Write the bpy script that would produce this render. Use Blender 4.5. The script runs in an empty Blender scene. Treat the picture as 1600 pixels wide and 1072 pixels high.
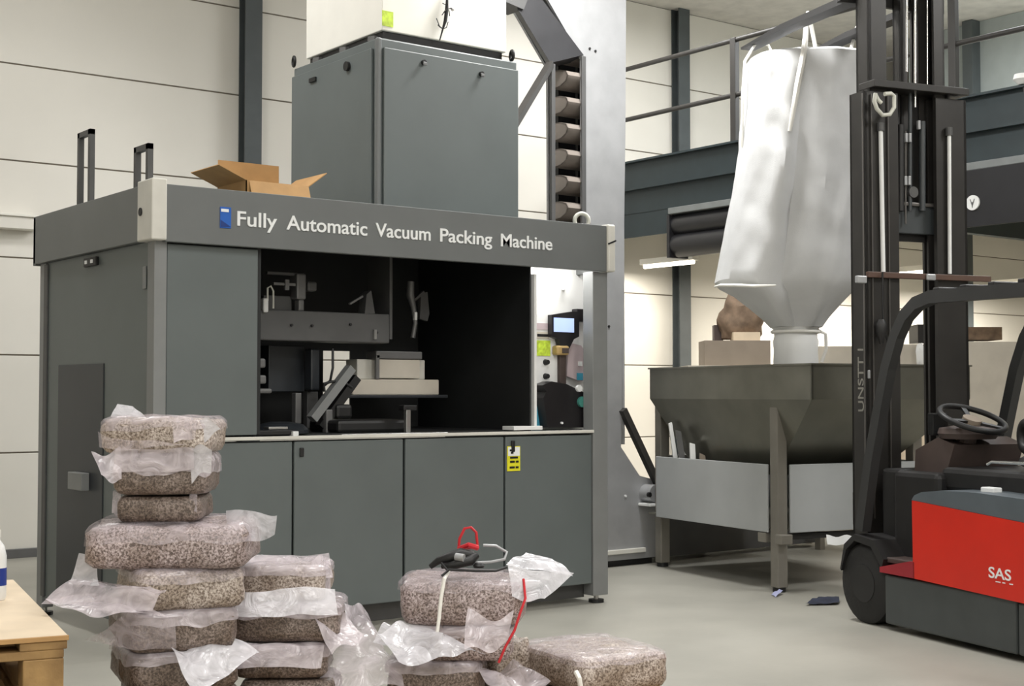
import bpy, bmesh, math, random
from mathutils import Vector, Matrix, noise as mnoise
random.seed(7)
S = bpy.context.scene
COL = S.collection
PI = math.pi
# ------------------------------------------------------------------ camera
FPX, EYE = 2205.0, 1.35
PITCH = math.atan(79 / FPX)
AZ = math.radians(52.75)
FWD = Vector((math.cos(AZ), math.sin(AZ), 0)); RGT = Vector((math.sin(AZ), -math.cos(AZ), 0)); UPZ = Vector((0, 0, 1))
LOOK = FWD * math.cos(PITCH) + UPZ * math.sin(PITCH)
CUP = UPZ * math.cos(PITCH) - FWD * math.sin(PITCH)
CAM = Vector((0, 0, EYE))
cd = bpy.data.cameras.new('camera'); cam = bpy.data.objects.new('camera', cd); COL.objects.link(cam)
cd.sensor_width = 36; cd.lens = FPX / 1600 * 36; cd.clip_start = 0.05; cd.clip_end = 200
cam.location = CAM; cam.rotation_euler = (PI / 2 + PITCH, 0, AZ - PI / 2)
S.camera = cam
# ------------------------------------------------------------------ world, lights, exposure
w = bpy.data.worlds.new('world'); S.world = w; w.use_nodes = True
w.node_tree.nodes['Background'].inputs[0].default_value = (0.85, 0.92, 1, 1)
w.node_tree.nodes['Background'].inputs[1].default_value = 0.3
S.view_settings.view_transform = 'Standard'; S.view_settings.look = 'None'
S.view_settings.gamma = 1; S.view_settings.use_curve_mapping = False
S.view_settings.exposure = -0.12
S.cycles.max_bounces = 8; S.cycles.transparent_max_bounces = 16
def area(name, loc, power, sx, sy, color=(1, 0.97, 0.92), rot=(0, 0, 0)):
    l = bpy.data.lights.new(name, 'AREA'); l.shape = 'RECTANGLE'; l.size = sx; l.size_y = sy
    l.energy = power; l.color = color
    o = bpy.data.objects.new(name, l); COL.objects.link(o); o.location = loc; o.rotation_euler = rot
    return o
area('hall_lamp_front', (2.5, 2.8, 5.6), 150, 1.6, 1.6, (1, 0.99, 0.97))
area('hall_lamp_front_right', (9.2, 1.6, 5.6), 270, 1.6, 1.6, (1, 0.99, 0.97))
area('hall_lamp_rear_left', (-2.5, -2.5, 5.6), 270, 2.4, 2.4, (1, 0.99, 0.97))
area('hall_lamp_rear_right', (4.0, -3.2, 5.6), 330, 2.4, 2.4, (1, 0.99, 0.97))
area('hall_lamp_machine', (6.5, 6.9, 5.3), 210, 1.0, 0.6, (1, 0.99, 0.97))
area('hall_lamp_back', (2.4, 8.3, 5.6), 130, 1.6, 1.0, (1, 0.99, 0.97))
area('hall_lamp_back_right', (9.0, 10.0, 5.6), 110, 1.6, 0.8, (1, 0.99, 0.97))
area('mezzanine_lamp', (12.2, 7.2, 5.6), 300, 2.0, 1.2, (0.95, 0.98, 1))
# ------------------------------------------------------------------ pixel of the photograph -> point on a real plane
def ray(px, py): return RGT * ((px - 800) / FPX) + CUP * ((536 - py) / FPX) + LOOK
def onplane(px, py, p, n):
    d = ray(px, py); return CAM + d * ((p - CAM).dot(n) / d.dot(n))
def onY(px, py, v): return onplane(px, py, Vector((0, v, 0)), Vector((0, 1, 0)))
def onX(px, py, v): return onplane(px, py, Vector((v, 0, 0)), Vector((1, 0, 0)))
def onZ(px, py, v): return onplane(px, py, Vector((0, 0, v)), UPZ)
def deep(px, py, d): return onplane(px, py, CAM + FWD * d, FWD)
def rd(r, d, z=0): return CAM + RGT * r + FWD * d + UPZ * (z - EYE)
# ------------------------------------------------------------------ materials
def lin(c):
    r = []
    for v in c:
        v /= 255.0
        r.append(v / 12.92 if v <= 0.04045 else ((v + 0.055) / 1.055) ** 2.4)
    return tuple(r) + (1,)
MATS = {}
def mat(name, col, rough=0.5, metal=0.0, vary=0.06, scale=6.0, bump=0.0, bscale=60.0, spec=0.5, dark=None, alpha=None, emit=None, sub=0):
    m = bpy.data.materials.new(name); m.use_nodes = True; nt = m.node_tree; N = nt.nodes; L = nt.links
    b = N['Principled BSDF']; b.inputs['Roughness'].default_value = rough; b.inputs['Metallic'].default_value = metal
    b.inputs['Specular IOR Level'].default_value = spec
    tc = N.new('ShaderNodeTexCoord'); nz = N.new('ShaderNodeTexNoise'); nz.inputs['Scale'].default_value = scale; nz.inputs['Detail'].default_value = 5
    L.new(tc.outputs['Object'], nz.inputs['Vector'])
    rp = N.new('ShaderNodeValToRGB'); c = lin(col)
    lo = lin(dark) if dark else tuple(v * (1 - vary * 2) for v in c[:3]) + (1,)
    hi = tuple(min(1, v * (1 + vary)) for v in c[:3]) + (1,)
    rp.color_ramp.elements[0].position = 0.3; rp.color_ramp.elements[0].color = lo
    rp.color_ramp.elements[1].position = 0.65; rp.color_ramp.elements[1].color = hi
    L.new(nz.outputs['Fac'], rp.inputs['Fac']); L.new(rp.outputs['Color'], b.inputs['Base Color'])
    if bump:
        n2 = N.new('ShaderNodeTexNoise'); n2.inputs['Scale'].default_value = bscale; L.new(tc.outputs['Object'], n2.inputs['Vector'])
        bp = N.new('ShaderNodeBump'); bp.inputs['Strength'].default_value = bump; bp.inputs['Distance'].default_value = 0.01
        L.new(n2.outputs['Fac'], bp.inputs['Height']); L.new(bp.outputs['Normal'], b.inputs['Normal'])
    if emit:
        b.inputs['Emission Color'].default_value = lin(emit[0]); b.inputs['Emission Strength'].default_value = emit[1]
    if sub:
        b.inputs['Subsurface Weight'].default_value = sub; b.inputs['Subsurface Radius'].default_value = (.05, .05, .05)
    MATS[name] = m
    return m
mat('wall_panel', (226, 223, 215), 0.6, vary=0.015, scale=1.5)
mat('joint', (120, 112, 100), 0.8)
mat('concrete', (160, 158, 149), 0.45, vary=0.07, scale=1.3, bump=0.08, bscale=30)
mat('ceiling', (214, 210, 203), 0.8)
mat('steel_column', (78, 84, 86), 0.5)
mat('teal_beam', (38, 50, 54), 0.5)
mat('black_duct', (34, 34, 37), 0.35)
mat('flange', (120, 124, 124), 0.5)
mat('rail', (52, 50, 48), 0.5)
mat('machine', (97, 104, 104), 0.42, vary=0.03, scale=3)
mat('fascia', (106, 109, 109), 0.42, vary=0.03, scale=3)
mat('machine_dark', (40, 44, 49), 0.4, vary=0.05, scale=3)
mat('machine_post', (128, 130, 130), 0.42, vary=0.03)
mat('cap', (212, 210, 202), 0.5, vary=0.04)
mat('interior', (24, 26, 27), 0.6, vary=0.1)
mat('seam', (18, 19, 20), 0.7)
mat('steel', (178, 178, 176), 0.32, metal=0.85, vary=0.04, scale=9)
mat('grey_metal', (112, 112, 112), 0.45, metal=0.3, vary=0.06)
mat('mid_metal', (84, 84, 84), 0.5, metal=0.2, vary=0.06)
mat('black', (22, 22, 23), 0.5)
mat('rubber', (30, 29, 28), 0.75, bump=0.2, bscale=40)
mat('white_paint', (238, 236, 228), 0.45, vary=0.015)
mat('white_plastic', (232, 233, 232), 0.4, vary=0.015)
mat('letter', (236, 238, 238), 0.4, vary=0.01)
mat('blue', (28, 92, 180), 0.4, vary=0.08)
mat('blue_dark', (20, 52, 120), 0.4)
mat('yellow', (228, 222, 40), 0.5, vary=0.03)
mat('lime', (196, 222, 70), 0.5, vary=0.2, scale=30)
mat('cardboard', (182, 142, 92), 0.75, vary=0.05, scale=10)
mat('cardboard_light', (222, 204, 178), 0.75, vary=0.03, scale=10)
mat('carton_beige', (198, 191, 178), 0.7, vary=0.04)
mat('carton_grey', (140, 128, 114), 0.7, vary=0.05)
mat('wood', (158, 126, 80), 0.7, vary=0.15, scale=7, bump=0.2, bscale=50, dark=(104, 76, 44))
mat('galvanised', (168, 169, 171), 0.42, metal=0.35, vary=0.05, scale=5)
mat('bucket', (128, 120, 113), 0.5, vary=0.08)
mat('tower_dark', (42, 42, 45), 0.5, vary=0.1)
mat('hopper_steel', (130, 129, 120), 0.36, metal=0.75, vary=0.06, scale=4)
mat('hopper_panel', (176, 179, 180), 0.5, metal=0.1, vary=0.03, scale=3)
mat('hopper_leg', (142, 138, 130), 0.45, metal=0.4, vary=0.05)
mat('bag', (211, 212, 213), 0.65, vary=0.02, scale=8, bump=0.15, bscale=250, sub=0.35)
mat('bag_strap', (238, 236, 230), 0.6, vary=0.02)
mat('guard_grey', (50, 50, 50), 0.45, vary=0.05)
mat('partition', (160, 167, 166), 0.7, vary=0.03)
mat('truck_grey', (62, 66, 68), 0.45, vary=0.05)
mat('truck_skirt', (66, 70, 70), 0.5, vary=0.06)
mat('truck_black', (32, 31, 31), 0.5, vary=0.1)
mat('mast', (50, 48, 46), 0.42, metal=0.25, vary=0.08)
mat('mast_edge', (96, 93, 90), 0.4, metal=0.3)
mat('crossbar', (88, 66, 56), 0.5)
mat('red', (206, 40, 22), 0.38, vary=0.04, scale=3)
mat('red_dark', (150, 34, 44), 0.45)
mat('cover', (84, 92, 98), 0.45, vary=0.05)
mat('truck_brown', (74, 62, 58), 0.6, vary=0.1)
mat('mast_mark', (128, 126, 118), 0.5)
mat('chrome', (225, 224, 220), 0.15, metal=0.9, vary=0.01)
mat('hose', (206, 206, 196), 0.4)
mat('sack', (128, 108, 90), 0.85, vary=0.2, scale=12)
mat('red_wire', (196, 36, 46), 0.4)
mat('screen_black', (30, 28, 30), 0.35)
mat('screen', (170, 190, 235), 0.3, vary=0.03, emit=((168, 190, 240), 0.8))
mat('tube_on', (255, 250, 240), 0.4, vary=0, emit=((255, 246, 230), 6))
mat('cyan', (70, 160, 190), 0.4)
mat('teal_green', (70, 140, 130), 0.4)
mat('pink_grey', (196, 180, 184), 0.5, vary=0.06)
mat('tan', (176, 148, 96), 0.5)
mat('bottle_blue', (40, 60, 140), 0.4)
mat('navy', (36, 42, 62), 0.7, vary=0.2, scale=20)
mat('tape', (180, 184, 220), 0.6)

def brick_material(name, base, dark, light, sc=1.0):
    m = bpy.data.materials.new(name); m.use_nodes = True; nt = m.node_tree; N = nt.nodes; L = nt.links
    b = N['Principled BSDF']; b.inputs['Roughness'].default_value = 0.45
    b.inputs['Coat Weight'].default_value = 0.25; b.inputs['Coat Roughness'].default_value = 0.35
    tc = N.new('ShaderNodeTexCoord')
    def nz(scale, det=6, rough=0.7):
        n = N.new('ShaderNodeTexNoise'); n.inputs['Scale'].default_value = scale; n.inputs['Detail'].default_value = det; n.inputs['Roughness'].default_value = rough
        L.new(tc.outputs['Object'], n.inputs['Vector']); return n
    a = nz(150 * sc, 3); r = N.new('ShaderNodeValToRGB')
    e = r.color_ramp.elements
    e[0].position = 0.40; e[0].color = lin(dark); e[1].position = 0.62; e[1].color = lin(light)
    k = e.new(0.50); k.color = lin(base)
    L.new(a.outputs['Fac'], r.inputs['Fac'])
    a2 = nz(9 * sc, 4); r2 = N.new('ShaderNodeValToRGB')
    r2.color_ramp.elements[0].position = 0.42; r2.color_ramp.elements[0].color = (0.62, 0.57, 0.52, 1)
    r2.color_ramp.elements[1].position = 0.6; r2.color_ramp.elements[1].color = (1, 0.99, 1, 1)
    L.new(a2.outputs['Fac'], r2.inputs['Fac'])
    mx = N.new('ShaderNodeMix'); mx.data_type = 'RGBA'; mx.blend_type = 'MULTIPLY'; mx.inputs[0].default_value = 1
    L.new(r.outputs['Color'], mx.inputs[6]); L.new(r2.outputs['Color'], mx.inputs[7]); L.new(mx.outputs[2], b.inputs['Base Color'])
    bp = N.new('ShaderNodeBump'); bp.inputs['Strength'].default_value = 0.5; bp.inputs['Distance'].default_value = 0.006
    L.new(a.outputs['Fac'], bp.inputs['Height']); L.new(bp.outputs['Normal'], b.inputs['Normal'])
    MATS[name] = m
brick_material('brick_pink', (170, 154, 152), (98, 84, 79), (214, 202, 203))
brick_material('brick_brown', (122, 108, 99), (84, 72, 64), (160, 146, 138))
brick_material('brick_sand', (184, 171, 160), (116, 101, 90), (220, 210, 202))

def film_material(name, mixfac, col=(236, 228, 236)):
    m = bpy.data.materials.new(name); m.use_nodes = True; nt = m.node_tree; N = nt.nodes; L = nt.links
    b = N['Principled BSDF']; b.inputs['Roughness'].default_value = 0.22; b.inputs['Base Color'].default_value = lin(col)
    b.inputs['Specular IOR Level'].default_value = 0.7
    tc = N.new('ShaderNodeTexCoord'); n = N.new('ShaderNodeTexNoise'); n.inputs['Scale'].default_value = 14; n.inputs['Detail'].default_value = 3; n.inputs['Distortion'].default_value = 1.5
    L.new(tc.outputs['Object'], n.inputs['Vector'])
    bp = N.new('ShaderNodeBump'); bp.inputs['Strength'].default_value = 0.5; bp.inputs['Distance'].default_value = 0.02
    L.new(n.outputs['Fac'], bp.inputs['Height']); L.new(bp.outputs['Normal'], b.inputs['Normal'])
    t = N.new('ShaderNodeBsdfTransparent'); ms = N.new('ShaderNodeMixShader')
    mr = N.new('ShaderNodeMapRange'); mr.inputs['To Min'].default_value = max(0, mixfac - 0.18); mr.inputs['To Max'].default_value = min(1, mixfac + 0.18)
    mr.inputs['From Min'].default_value = 0.3; mr.inputs['From Max'].default_value = 0.7
    L.new(n.outputs['Fac'], mr.inputs['Value']); L.new(mr.outputs['Result'], ms.inputs[0])
    L.new(t.outputs[0], ms.inputs[1]); L.new(b.outputs[0], ms.inputs[2]); L.new(ms.outputs[0], N['Material Output'].inputs['Surface'])
    MATS[name] = m
film_material('film', 0.5, (222, 212, 218))
film_material('film_thin', 0.30, (222, 210, 216))
film_material('film_white', 0.68, (226, 224, 230))
film_material('clear_panel', 0.10, (200, 210, 220))

# ------------------------------------------------------------------ mesh helpers
class MB:
    def __init__(self): self.v = []; self.f = []
    def add(self, vs, fs):
        o = len(self.v); self.v += [Vector(p) for p in vs]; self.f += [tuple(i + o for i in q) for q in fs]; return self
    def box(self, a, b, bev=0.0):
        x0, x1 = sorted((a[0], b[0])); y0, y1 = sorted((a[1], b[1])); z0, z1 = sorted((a[2], b[2]))
        if bev <= 0:
            vs = [(x, y, z) for z in (z0, z1) for y in (y0, y1) for x in (x0, x1)]
            return self.add(vs, [(0, 2, 3, 1), (4, 5, 7, 6), (0, 1, 5, 4), (2, 6, 7, 3), (0, 4, 6, 2), (1, 3, 7, 5)])
        bm = bmesh.new(); bmesh.ops.create_cube(bm, size=1)
        for q in bm.verts: q.co = Vector(((x0 + x1) / 2 + q.co.x * (x1 - x0), (y0 + y1) / 2 + q.co.y * (y1 - y0), (z0 + z1) / 2 + q.co.z * (z1 - z0)))
        bev = min(bev, 0.49 * min(x1 - x0, y1 - y0, z1 - z0))
        bmesh.ops.bevel(bm, geom=bm.edges[:], offset=bev, segments=2, affect='EDGES', profile=0.5)
        bm.verts.index_update(); self.add([q.co.copy() for q in bm.verts], [[q.index for q in f.verts] for f in bm.faces]); bm.free(); return self
    def bar(self, p, q, w, h, up=(0, 0, 1)):
        p, q = Vector(p), Vector(q); d = (q - p).normalized(); u = Vector(up)
        if abs(d.dot(u)) > 0.98: u = Vector((0, 1, 0))
        s = d.cross(u).normalized() * (w / 2); t = s.cross(d).normalized() * (h / 2)
        vs = [c + e for c in (p, q) for e in (-s - t, s - t, s + t, -s + t)]
        return self.add(vs, [(3, 2, 1, 0), (4, 5, 6, 7), (0, 1, 5, 4), (1, 2, 6, 5), (2, 3, 7, 6), (3, 0, 4, 7)])
    def tube(self, pts, r, n=10, closed=False, cap=True):
        pts = [Vector(p) for p in pts]; k = len(pts); rs = r if isinstance(r, (list, tuple)) else [r] * k
        vs = []; prev = None
        for i, p in enumerate(pts):
            a = pts[(i - 1) % k] if (closed or i > 0) else p; b = pts[(i + 1) % k] if (closed or i < k - 1) else p
            d = (b - a).normalized()
            if prev is None:
                u = Vector((0, 0, 1)) if abs(d.z) < 0.9 else Vector((1, 0, 0)); s = d.cross(u).normalized()
            else:
                s = (prev - d * prev.dot(d)).normalized()
            prev = s; t = d.cross(s)
            vs += [p + (s * math.cos(2 * PI * j / n) + t * math.sin(2 * PI * j / n)) * rs[i] for j in range(n)]
        fs = []
        for i in range(k if closed else k - 1):
            a, b = i * n, ((i + 1) % k) * n
            fs += [(a + j, a + (j + 1) % n, b + (j + 1) % n, b + j) for j in range(n)]
        if cap and not closed:
            fs += [tuple(range(n - 1, -1, -1)), tuple((k - 1) * n + j for j in range(n))]
        return self.add(vs, fs)
    def cyl(self, p, q, r, n=16, r2=None): return self.tube([p, q], [r, r if r2 is None else r2], n)
    def prism(self, poly, depth):
        """poly: list of points (any plane), extruded along depth vector"""
        poly = [Vector(p) for p in poly]; d = Vector(depth); n = len(poly)
        fs = [tuple(range(n - 1, -1, -1)), tuple(range(n, 2 * n))] + [(i, (i + 1) % n, n + (i + 1) % n, n + i) for i in range(n)]
        return self.add(poly + [p + d for p in poly], fs)
    def lathe(self, c, prof, n=24):
        vs = []; c = Vector(c)
        for r, z in prof: vs += [c + Vector((r * math.cos(2 * PI * j / n), r * math.sin(2 * PI * j / n), z)) for j in range(n)]
        fs = [(i * n + j, i * n + (j + 1) % n, (i + 1) * n + (j + 1) % n, (i + 1) * n + j) for i in range(len(prof) - 1) for j in range(n)]
        fs += [tuple(range(n - 1, -1, -1)), tuple((len(prof) - 1) * n + j for j in range(n))]
        return self.add(vs, fs)
    def torus(self, c, ax, R, r, n=28, k=10):
        c = Vector(c); ax = Vector(ax).normalized(); u = ax.orthogonal().normalized(); t = ax.cross(u)
        return self.tube([c + (u * math.cos(2 * PI * i / n) + t * math.sin(2 * PI * i / n)) * R for i in range(n)], r, k, closed=True)
    def sheet(self, fn, nu, nv):
        vs = [fn(i / nu, j / nv) for j in range(nv + 1) for i in range(nu + 1)]; w_ = nu + 1
        return self.add(vs, [(j * w_ + i, j * w_ + i + 1, (j + 1) * w_ + i + 1, (j + 1) * w_ + i) for j in range(nv) for i in range(nu)])
    def build(self, name, m, parent=None, smooth=False, world=True, fixn=True):
        me = bpy.data.meshes.new(name); vs = self.v
        if parent is not None and world:
            inv = XF.get(parent.name, Matrix()).inverted(); vs = [inv @ p for p in vs]
        me.from_pydata([tuple(p) for p in vs], [], self.f)
        if fixn:
            bm = bmesh.new(); bm.from_mesh(me); bmesh.ops.recalc_face_normals(bm, faces=bm.faces[:]); bm.to_mesh(me); bm.free()
        me.materials.append(MATS[m] if isinstance(m, str) else m)
        if smooth:
            me.polygons.foreach_set('use_smooth', [True] * len(me.polygons))
            try: me.set_sharp_from_angle(angle=math.radians(40))
            except Exception: pass
        o = bpy.data.objects.new(name, me); COL.objects.link(o)
        if parent is not None:
            o.parent = parent; XF[o.name] = XF.get(parent.name, Matrix())
        return o
XF = {}
def tag(o, label, cat, group=None):
    o['label'] = label; o['category'] = cat
    if group: o['group'] = group
    return o
def thing(name, label, cat, loc=(0, 0, 0), rz=0.0, group=None):
    o = bpy.data.objects.new(name, None); COL.objects.link(o); o.empty_display_size = 0.1
    o.location = loc; o.rotation_euler = (0, 0, rz)
    XF[o.name] = Matrix.Translation(Vector(loc)) @ Matrix.Rotation(rz, 4, 'Z')
    return tag(o, label, cat, group)
def struct(o): o['kind'] = 'structure'; return o
def lab(o, l): o['label'] = l; return o
def box(name, a, b, m, parent=None, bev=0.004, world=True): return MB().box(a, b, bev).build(name, m, parent, world=world)
def text_mesh(name, body, m, parent, place, cap, width=None, extrude=0.003, bold=0.0, spacing=1.0):
    """place: 4x4 matrix (text local x,y plane -> world); cap: capital height"""
    cu = bpy.data.curves.new(name, 'FONT'); cu.body = body; cu.size = 1; cu.extrude = 0; cu.offset = bold; cu.space_character = spacing
    tmp = bpy.data.objects.new(name + '_curve', cu); COL.objects.link(tmp)
    dg = bpy.context.evaluated_depsgraph_get(); me = bpy.data.meshes.new_from_object(tmp.evaluated_get(dg))
    bpy.data.objects.remove(tmp)
    xs = [v.co.x for v in me.vertices]; sc = cap / 0.70
    sx = (width / (max(xs) - min(xs))) if width else sc; x0 = min(xs)
    mb = MB(); vs = [Vector(((v.co.x - x0) * sx, v.co.y * sc, 0)) for v in me.vertices]
    fs = [tuple(p.vertices) for p in me.polygons]
    # extrude the outline
    from collections import Counter
    ec = Counter(); 
    for f in fs:
        for i in range(len(f)): ec[tuple(sorted((f[i], f[(i + 1) % len(f)])))] += 1
    n = len(vs); allv = vs + [v + Vector((0, 0, extrude)) for v in vs]
    af = [tuple(reversed(f)) for f in fs] + [tuple(i + n for i in f) for f in fs]
    af += [(a, b, b + n, a + n) for (a, b), c in ec.items() if c == 1]
    mb.add([place @ v for v in allv], af)
    return mb.build(name, m, parent)
def frontal(p):  # text plane facing -Y
    return Matrix.Translation(Vector(p)) @ Matrix.Rotation(PI / 2, 4, 'X')
# ================================================================== SETTING
WY = 11.75   # inner face of the back wall
MB_ = MB
struct(box('floor', (-5, -5, -0.2), (21, WY + .1, 0), 'concrete', bev=0))
struct(box('ceiling', (-5, -5, 5.78), (21, WY + .1, 5.95), 'ceiling', bev=0))
struct(box('wall_left', (-5.1, -5, 0), (-5, WY + .1, 5.8), 'wall_panel', bev=0))
struct(box('wall_front', (-5, -5.1, 0), (21, -5, 5.8), 'wall_panel', bev=0))
struct(box('wall_right', (21, -5, 0), (21.1, WY + .1, 5.8), 'wall_panel', bev=0))
wb = struct(box('wall_back', (-5, WY + .012, 0), (21, WY + .2, 5.8), 'joint', bev=0))
COLX = [0.52, 5.87, 11.33, 16.75]
rows = [0.06] + [0.863 + 0.8055 * i for i in range(7)]
rows[-1] = 5.78
bays = [-5] + COLX + [21]
for i in range(len(bays) - 1):
    for j in range(len(rows) - 1):
        MB().box((bays[i] + .006, WY, rows[j] + .006), (bays[i + 1] - .006, WY + .06, rows[j + 1] - .006), .004).build('panel', 'wall_panel', wb)
struct(box('baseboard_back', (-5, WY - .03, 0), (21, WY, .075), 'grey_metal'))
for x in COLX:
    mb = MB()
    for a, b in (((x - .085, WY - .13, 0), (x + .085, WY - .116, 5.78)), ((x - .085, WY - .014, 0), (x + .085, WY - .001, 5.78)), ((x - .006, WY - .116, 0), (x + .006, WY - .014, 5.78))):
        mb.box(a, b)
    struct(mb.build('steel_column', 'steel_column'))
# mezzanine along the right-hand side
MX, MZ = 10.0, 3.80
mz = struct(box('mezzanine', (MX + .02, -4.9, 3.66), (20.9, WY - .2, 3.78), 'concrete', bev=0))
mb = MB()   # edge beam: channel with lips
mb.box((MX, -4.9, 3.50), (MX + .02, WY - .2, MZ)); mb.box((MX - .06, -4.9, MZ - .02), (MX + .1, WY - .2, MZ)); mb.box((MX - .05, -4.9, 3.49), (MX + .1, WY - .2, 3.51))
mb.build('edge_beam', 'teal_beam', mz)
mb = MB(); mb.box((MX + .015, -4.9, 3.25), (MX + .05, WY - .2, 3.49)); mb.build('lower_beam', 'teal_beam', mz)
MB().box((MX - .01, -4.9, 3.185), (MX + .16, 10.5, 3.25), .006).build('flange', 'flange', mz)
for y in (-3.5, -1.5, .5, 2.5, 4.5, 6.6, 8.6, 10.6):
    MB().box((MX + .2, y - .06, 3.36), (20.9, y + .06, 3.62)).build('joist', 'teal_beam', mz)
MB().box((MX + .02, 10.53, 3.0), (MX + .05, WY - .2, 3.25)).build('lower_beam', 'teal_beam', mz)
PX = 14.5
struct(box('wall_mezzanine', (PX, -4.9, 3.785), (PX + .12, 10.9, 5.775), 'partition', bev=0))
for px in (1516,):
    y = onX(px, 80, PX - .1).y
    struct(MB().box((PX - .16, y - .07, 3.785), (PX - .002, y + .07, 5.775), .004).build('steel_column', 'steel_column'))
# roller shutter housing below the beam, two stacked dark barrels in a boxed case
rs = thing('shutter_housing', 'black boxed roller housing with rounded barrels hung under mezzanine beam edge', 'housing', (MX, 6.0, 2.68))
for k, (zc, rr) in enumerate(((3.08, .115), (2.87, .125))):
    MB().tube([(MX + .12, -1.0, zc), (MX + .12, 10.48, zc)], rr, 20).build('barrel', 'black_duct', rs, smooth=True)
box('end_plate', (MX - .01, 10.48, 2.74), (MX + .26, 10.52, 3.18), 'black_duct', rs)
box('cover_plate', (MX - .012, -1.0, 2.715), (MX + .0, 8.0, 3.185), 'black_duct', rs)
em = MB()
c = onX(1521, 317, MX - .012)
em.tube([c, c + Vector((-.015, 0, 0))], .062, 24)
ebm = em.build('emblem', 'white_plastic', rs); lab(ebm, 'round white emblem disc')
mk = MB()
for dy, dz, ddy, ddz in ((-.02, .03, 0, -.025), (.02, .03, 0, -.025), (0, .005, 0, -.04)):
    mk.bar(c + Vector((-.017, dy, dz)), c + Vector((-.017, ddy, ddz)), .003, .006)
mk.build('emblem_mark', 'grey_metal', ebm)
# guard railing on the mezzanine
gr = thing('guard_railing', 'dark two-bar steel guard railing along the mezzanine edge', 'railing', (MX, 4, MZ))
for z in (MZ + 1.0, MZ + .46):
    MB().tube([(MX, -4.5, z), (MX, 11.5, z)], .024, 10).build('rail', 'rail', gr, smooth=True)
yp = onX(1148, 150, MX).y
yq = onX(1490, 90, MX).y
for k in range(6):
    y = yp - (yp - yq) * (k - 1)
    if y > 11.6: continue
    MB().box((MX - .03, y - .035, MZ), (MX + .03, y + .035, MZ + 1.02), .004).build('railing_post', 'rail', gr)
# ceiling of the mezzanine: fluorescent battens
def batten(p, q, label, lum):
    p, q = Vector(p), Vector(q); d = (q - p).normalized()
    t = thing('batten_lamp', label, 'lamp', p, 0, 'fluorescent batten lamps under the mezzanine')
    MB().bar(p + Vector((0, 0, .05)), q + Vector((0, 0, .05)), .09, .06).build('lamp_body', 'white_paint', t)
    MB().tube([p + d * .03, q - d * .03], .022, 10).build('lamp_tube', 'tube_on', t, smooth=True)
    MB().bar(p + Vector((0, 0, .08)) + d * .3, Vector((p.x, p.y, 3.66)) + d * .3, .015, .015).build('hanger', 'grey_metal', t)
    mid = (p + q) / 2
    a = area('batten_light', mid + Vector((0, 0, -.03)), lum, .1, (q - p).length, (1, 0.93, 0.82), (0, 0, math.atan2(d.y, d.x) - PI / 2))
    return t
b0 = onX(1087, 409, 10.5)
batten(b0, b0 + Vector((-.02, .8, 0)), 'white fluorescent batten under mezzanine beside the thin steel column', 30)
batten((13.6, 9.6, 2.75), (13.6, 10.9, 2.75), 'white fluorescent batten under mezzanine behind the lift truck mast', 200)
batten((16.2, 9.6, 2.75), (16.2, 10.9, 2.75), 'white fluorescent batten under mezzanine at the far right', 200)
batten((13.0, 6.2, 2.95), (13.0, 7.4, 2.95), 'white fluorescent batten under mezzanine nearest the shutter housing', 70)
# wall trunking at far left
tr = thing('cable_trunking', 'pale horizontal cable trunking on the back wall left of the machine', 'trunking', (1, WY - .1, 2.7))
box('duct', (0.6, WY - .14, 2.70), (3.92, WY - .001, 2.80), 'wall_panel', tr)
box('lid', (0.6, WY - .16, 2.80), (3.93, WY - .001, 2.82), 'white_paint', tr)

# ================================================================== PACKING MACHINE
FY, BY = 6.90, 6.95
XL, XR = 2.92, 6.02
pm = thing('packing_machine', 'large dark grey automatic packing machine with lettered fascia and open work bay', 'machine', (4.5, 7.8, 0))
def pbox(n, a, b, m, par=pm, bev=.004): return box(n, a, b, m, par, bev)
MYB = 8.75
# fascia ring
pbox('fascia_front', (2.985, FY, 2.14), (XR, FY + .04, 2.44), 'fascia')
pbox('fascia_side', (XL, 7.0, 2.15), (XL + .04, MYB, 2.445), 'fascia')
pbox('fascia_side', (XR, 7.0, 2.14), (XR + .04, MYB, 2.44), 'fascia')
pbox('fascia_back', (XL, MYB - .04, 2.14), (XR, MYB, 2.44), 'fascia')
pbox('roof_plate', (XL + .04, FY + .04, 2.36), (XR, MYB - .04, 2.40), 'machine', bev=0)
cp = pbox('corner_cap', (2.905, 6.885, 2.145), (2.99, 7.08, 2.465), 'cap', bev=.008); lab(cp, 'pale corner cap of the fascia')
MB().cyl((2.90, 7.03, 2.30), (2.91, 7.03, 2.30), .022, 16).build('corner_hole', 'black', cp)
cp2 = MB().box((XR, 6.885, 2.14), (XR + .065, 7.0, 2.45), .012).build('corner_cap', 'cap', pm); lab(cp2, 'cream corner cap of the fascia')
MB().bar((XR + .0, 6.883, 2.32), (XR + .065, 6.883, 2.345), .006, .01).build('corner_strap', 'seam', cp2)
# lettering on the fascia
def Xat(px, py=360): return onY(px, py, FY).x
for body, a, b in (('Fully', 370, 432), ('Automatic', 447, 573), ('Vacuum', 586, 672), ('Packing', 687, 768), ('Machine', 782, 862)):
    lo = text_mesh('lettering', body, 'letter', pm, frontal((Xat(a), FY - .001, 2.252)), .078, Xat(b) - Xat(a), .006, .012)
    lab(lo, 'white raised lettering')
lg = pbox('logo_plate', (3.292, FY - .006, 2.232), (3.356, FY, 2.345), 'blue', bev=.002); lab(lg, 'small blue logo plate')
pbox('logo_label', (3.296, FY - .009, 2.318), (3.34, FY - .006, 2.334), 'letter', lg, 0)
MB().add([(3.294, FY - .0075, 2.275), (3.354, FY - .0075, 2.24), (3.294, FY - .0075, 2.236)], [(0, 1, 2)]).build('logo_wedge', 'blue_dark', lg)
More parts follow.
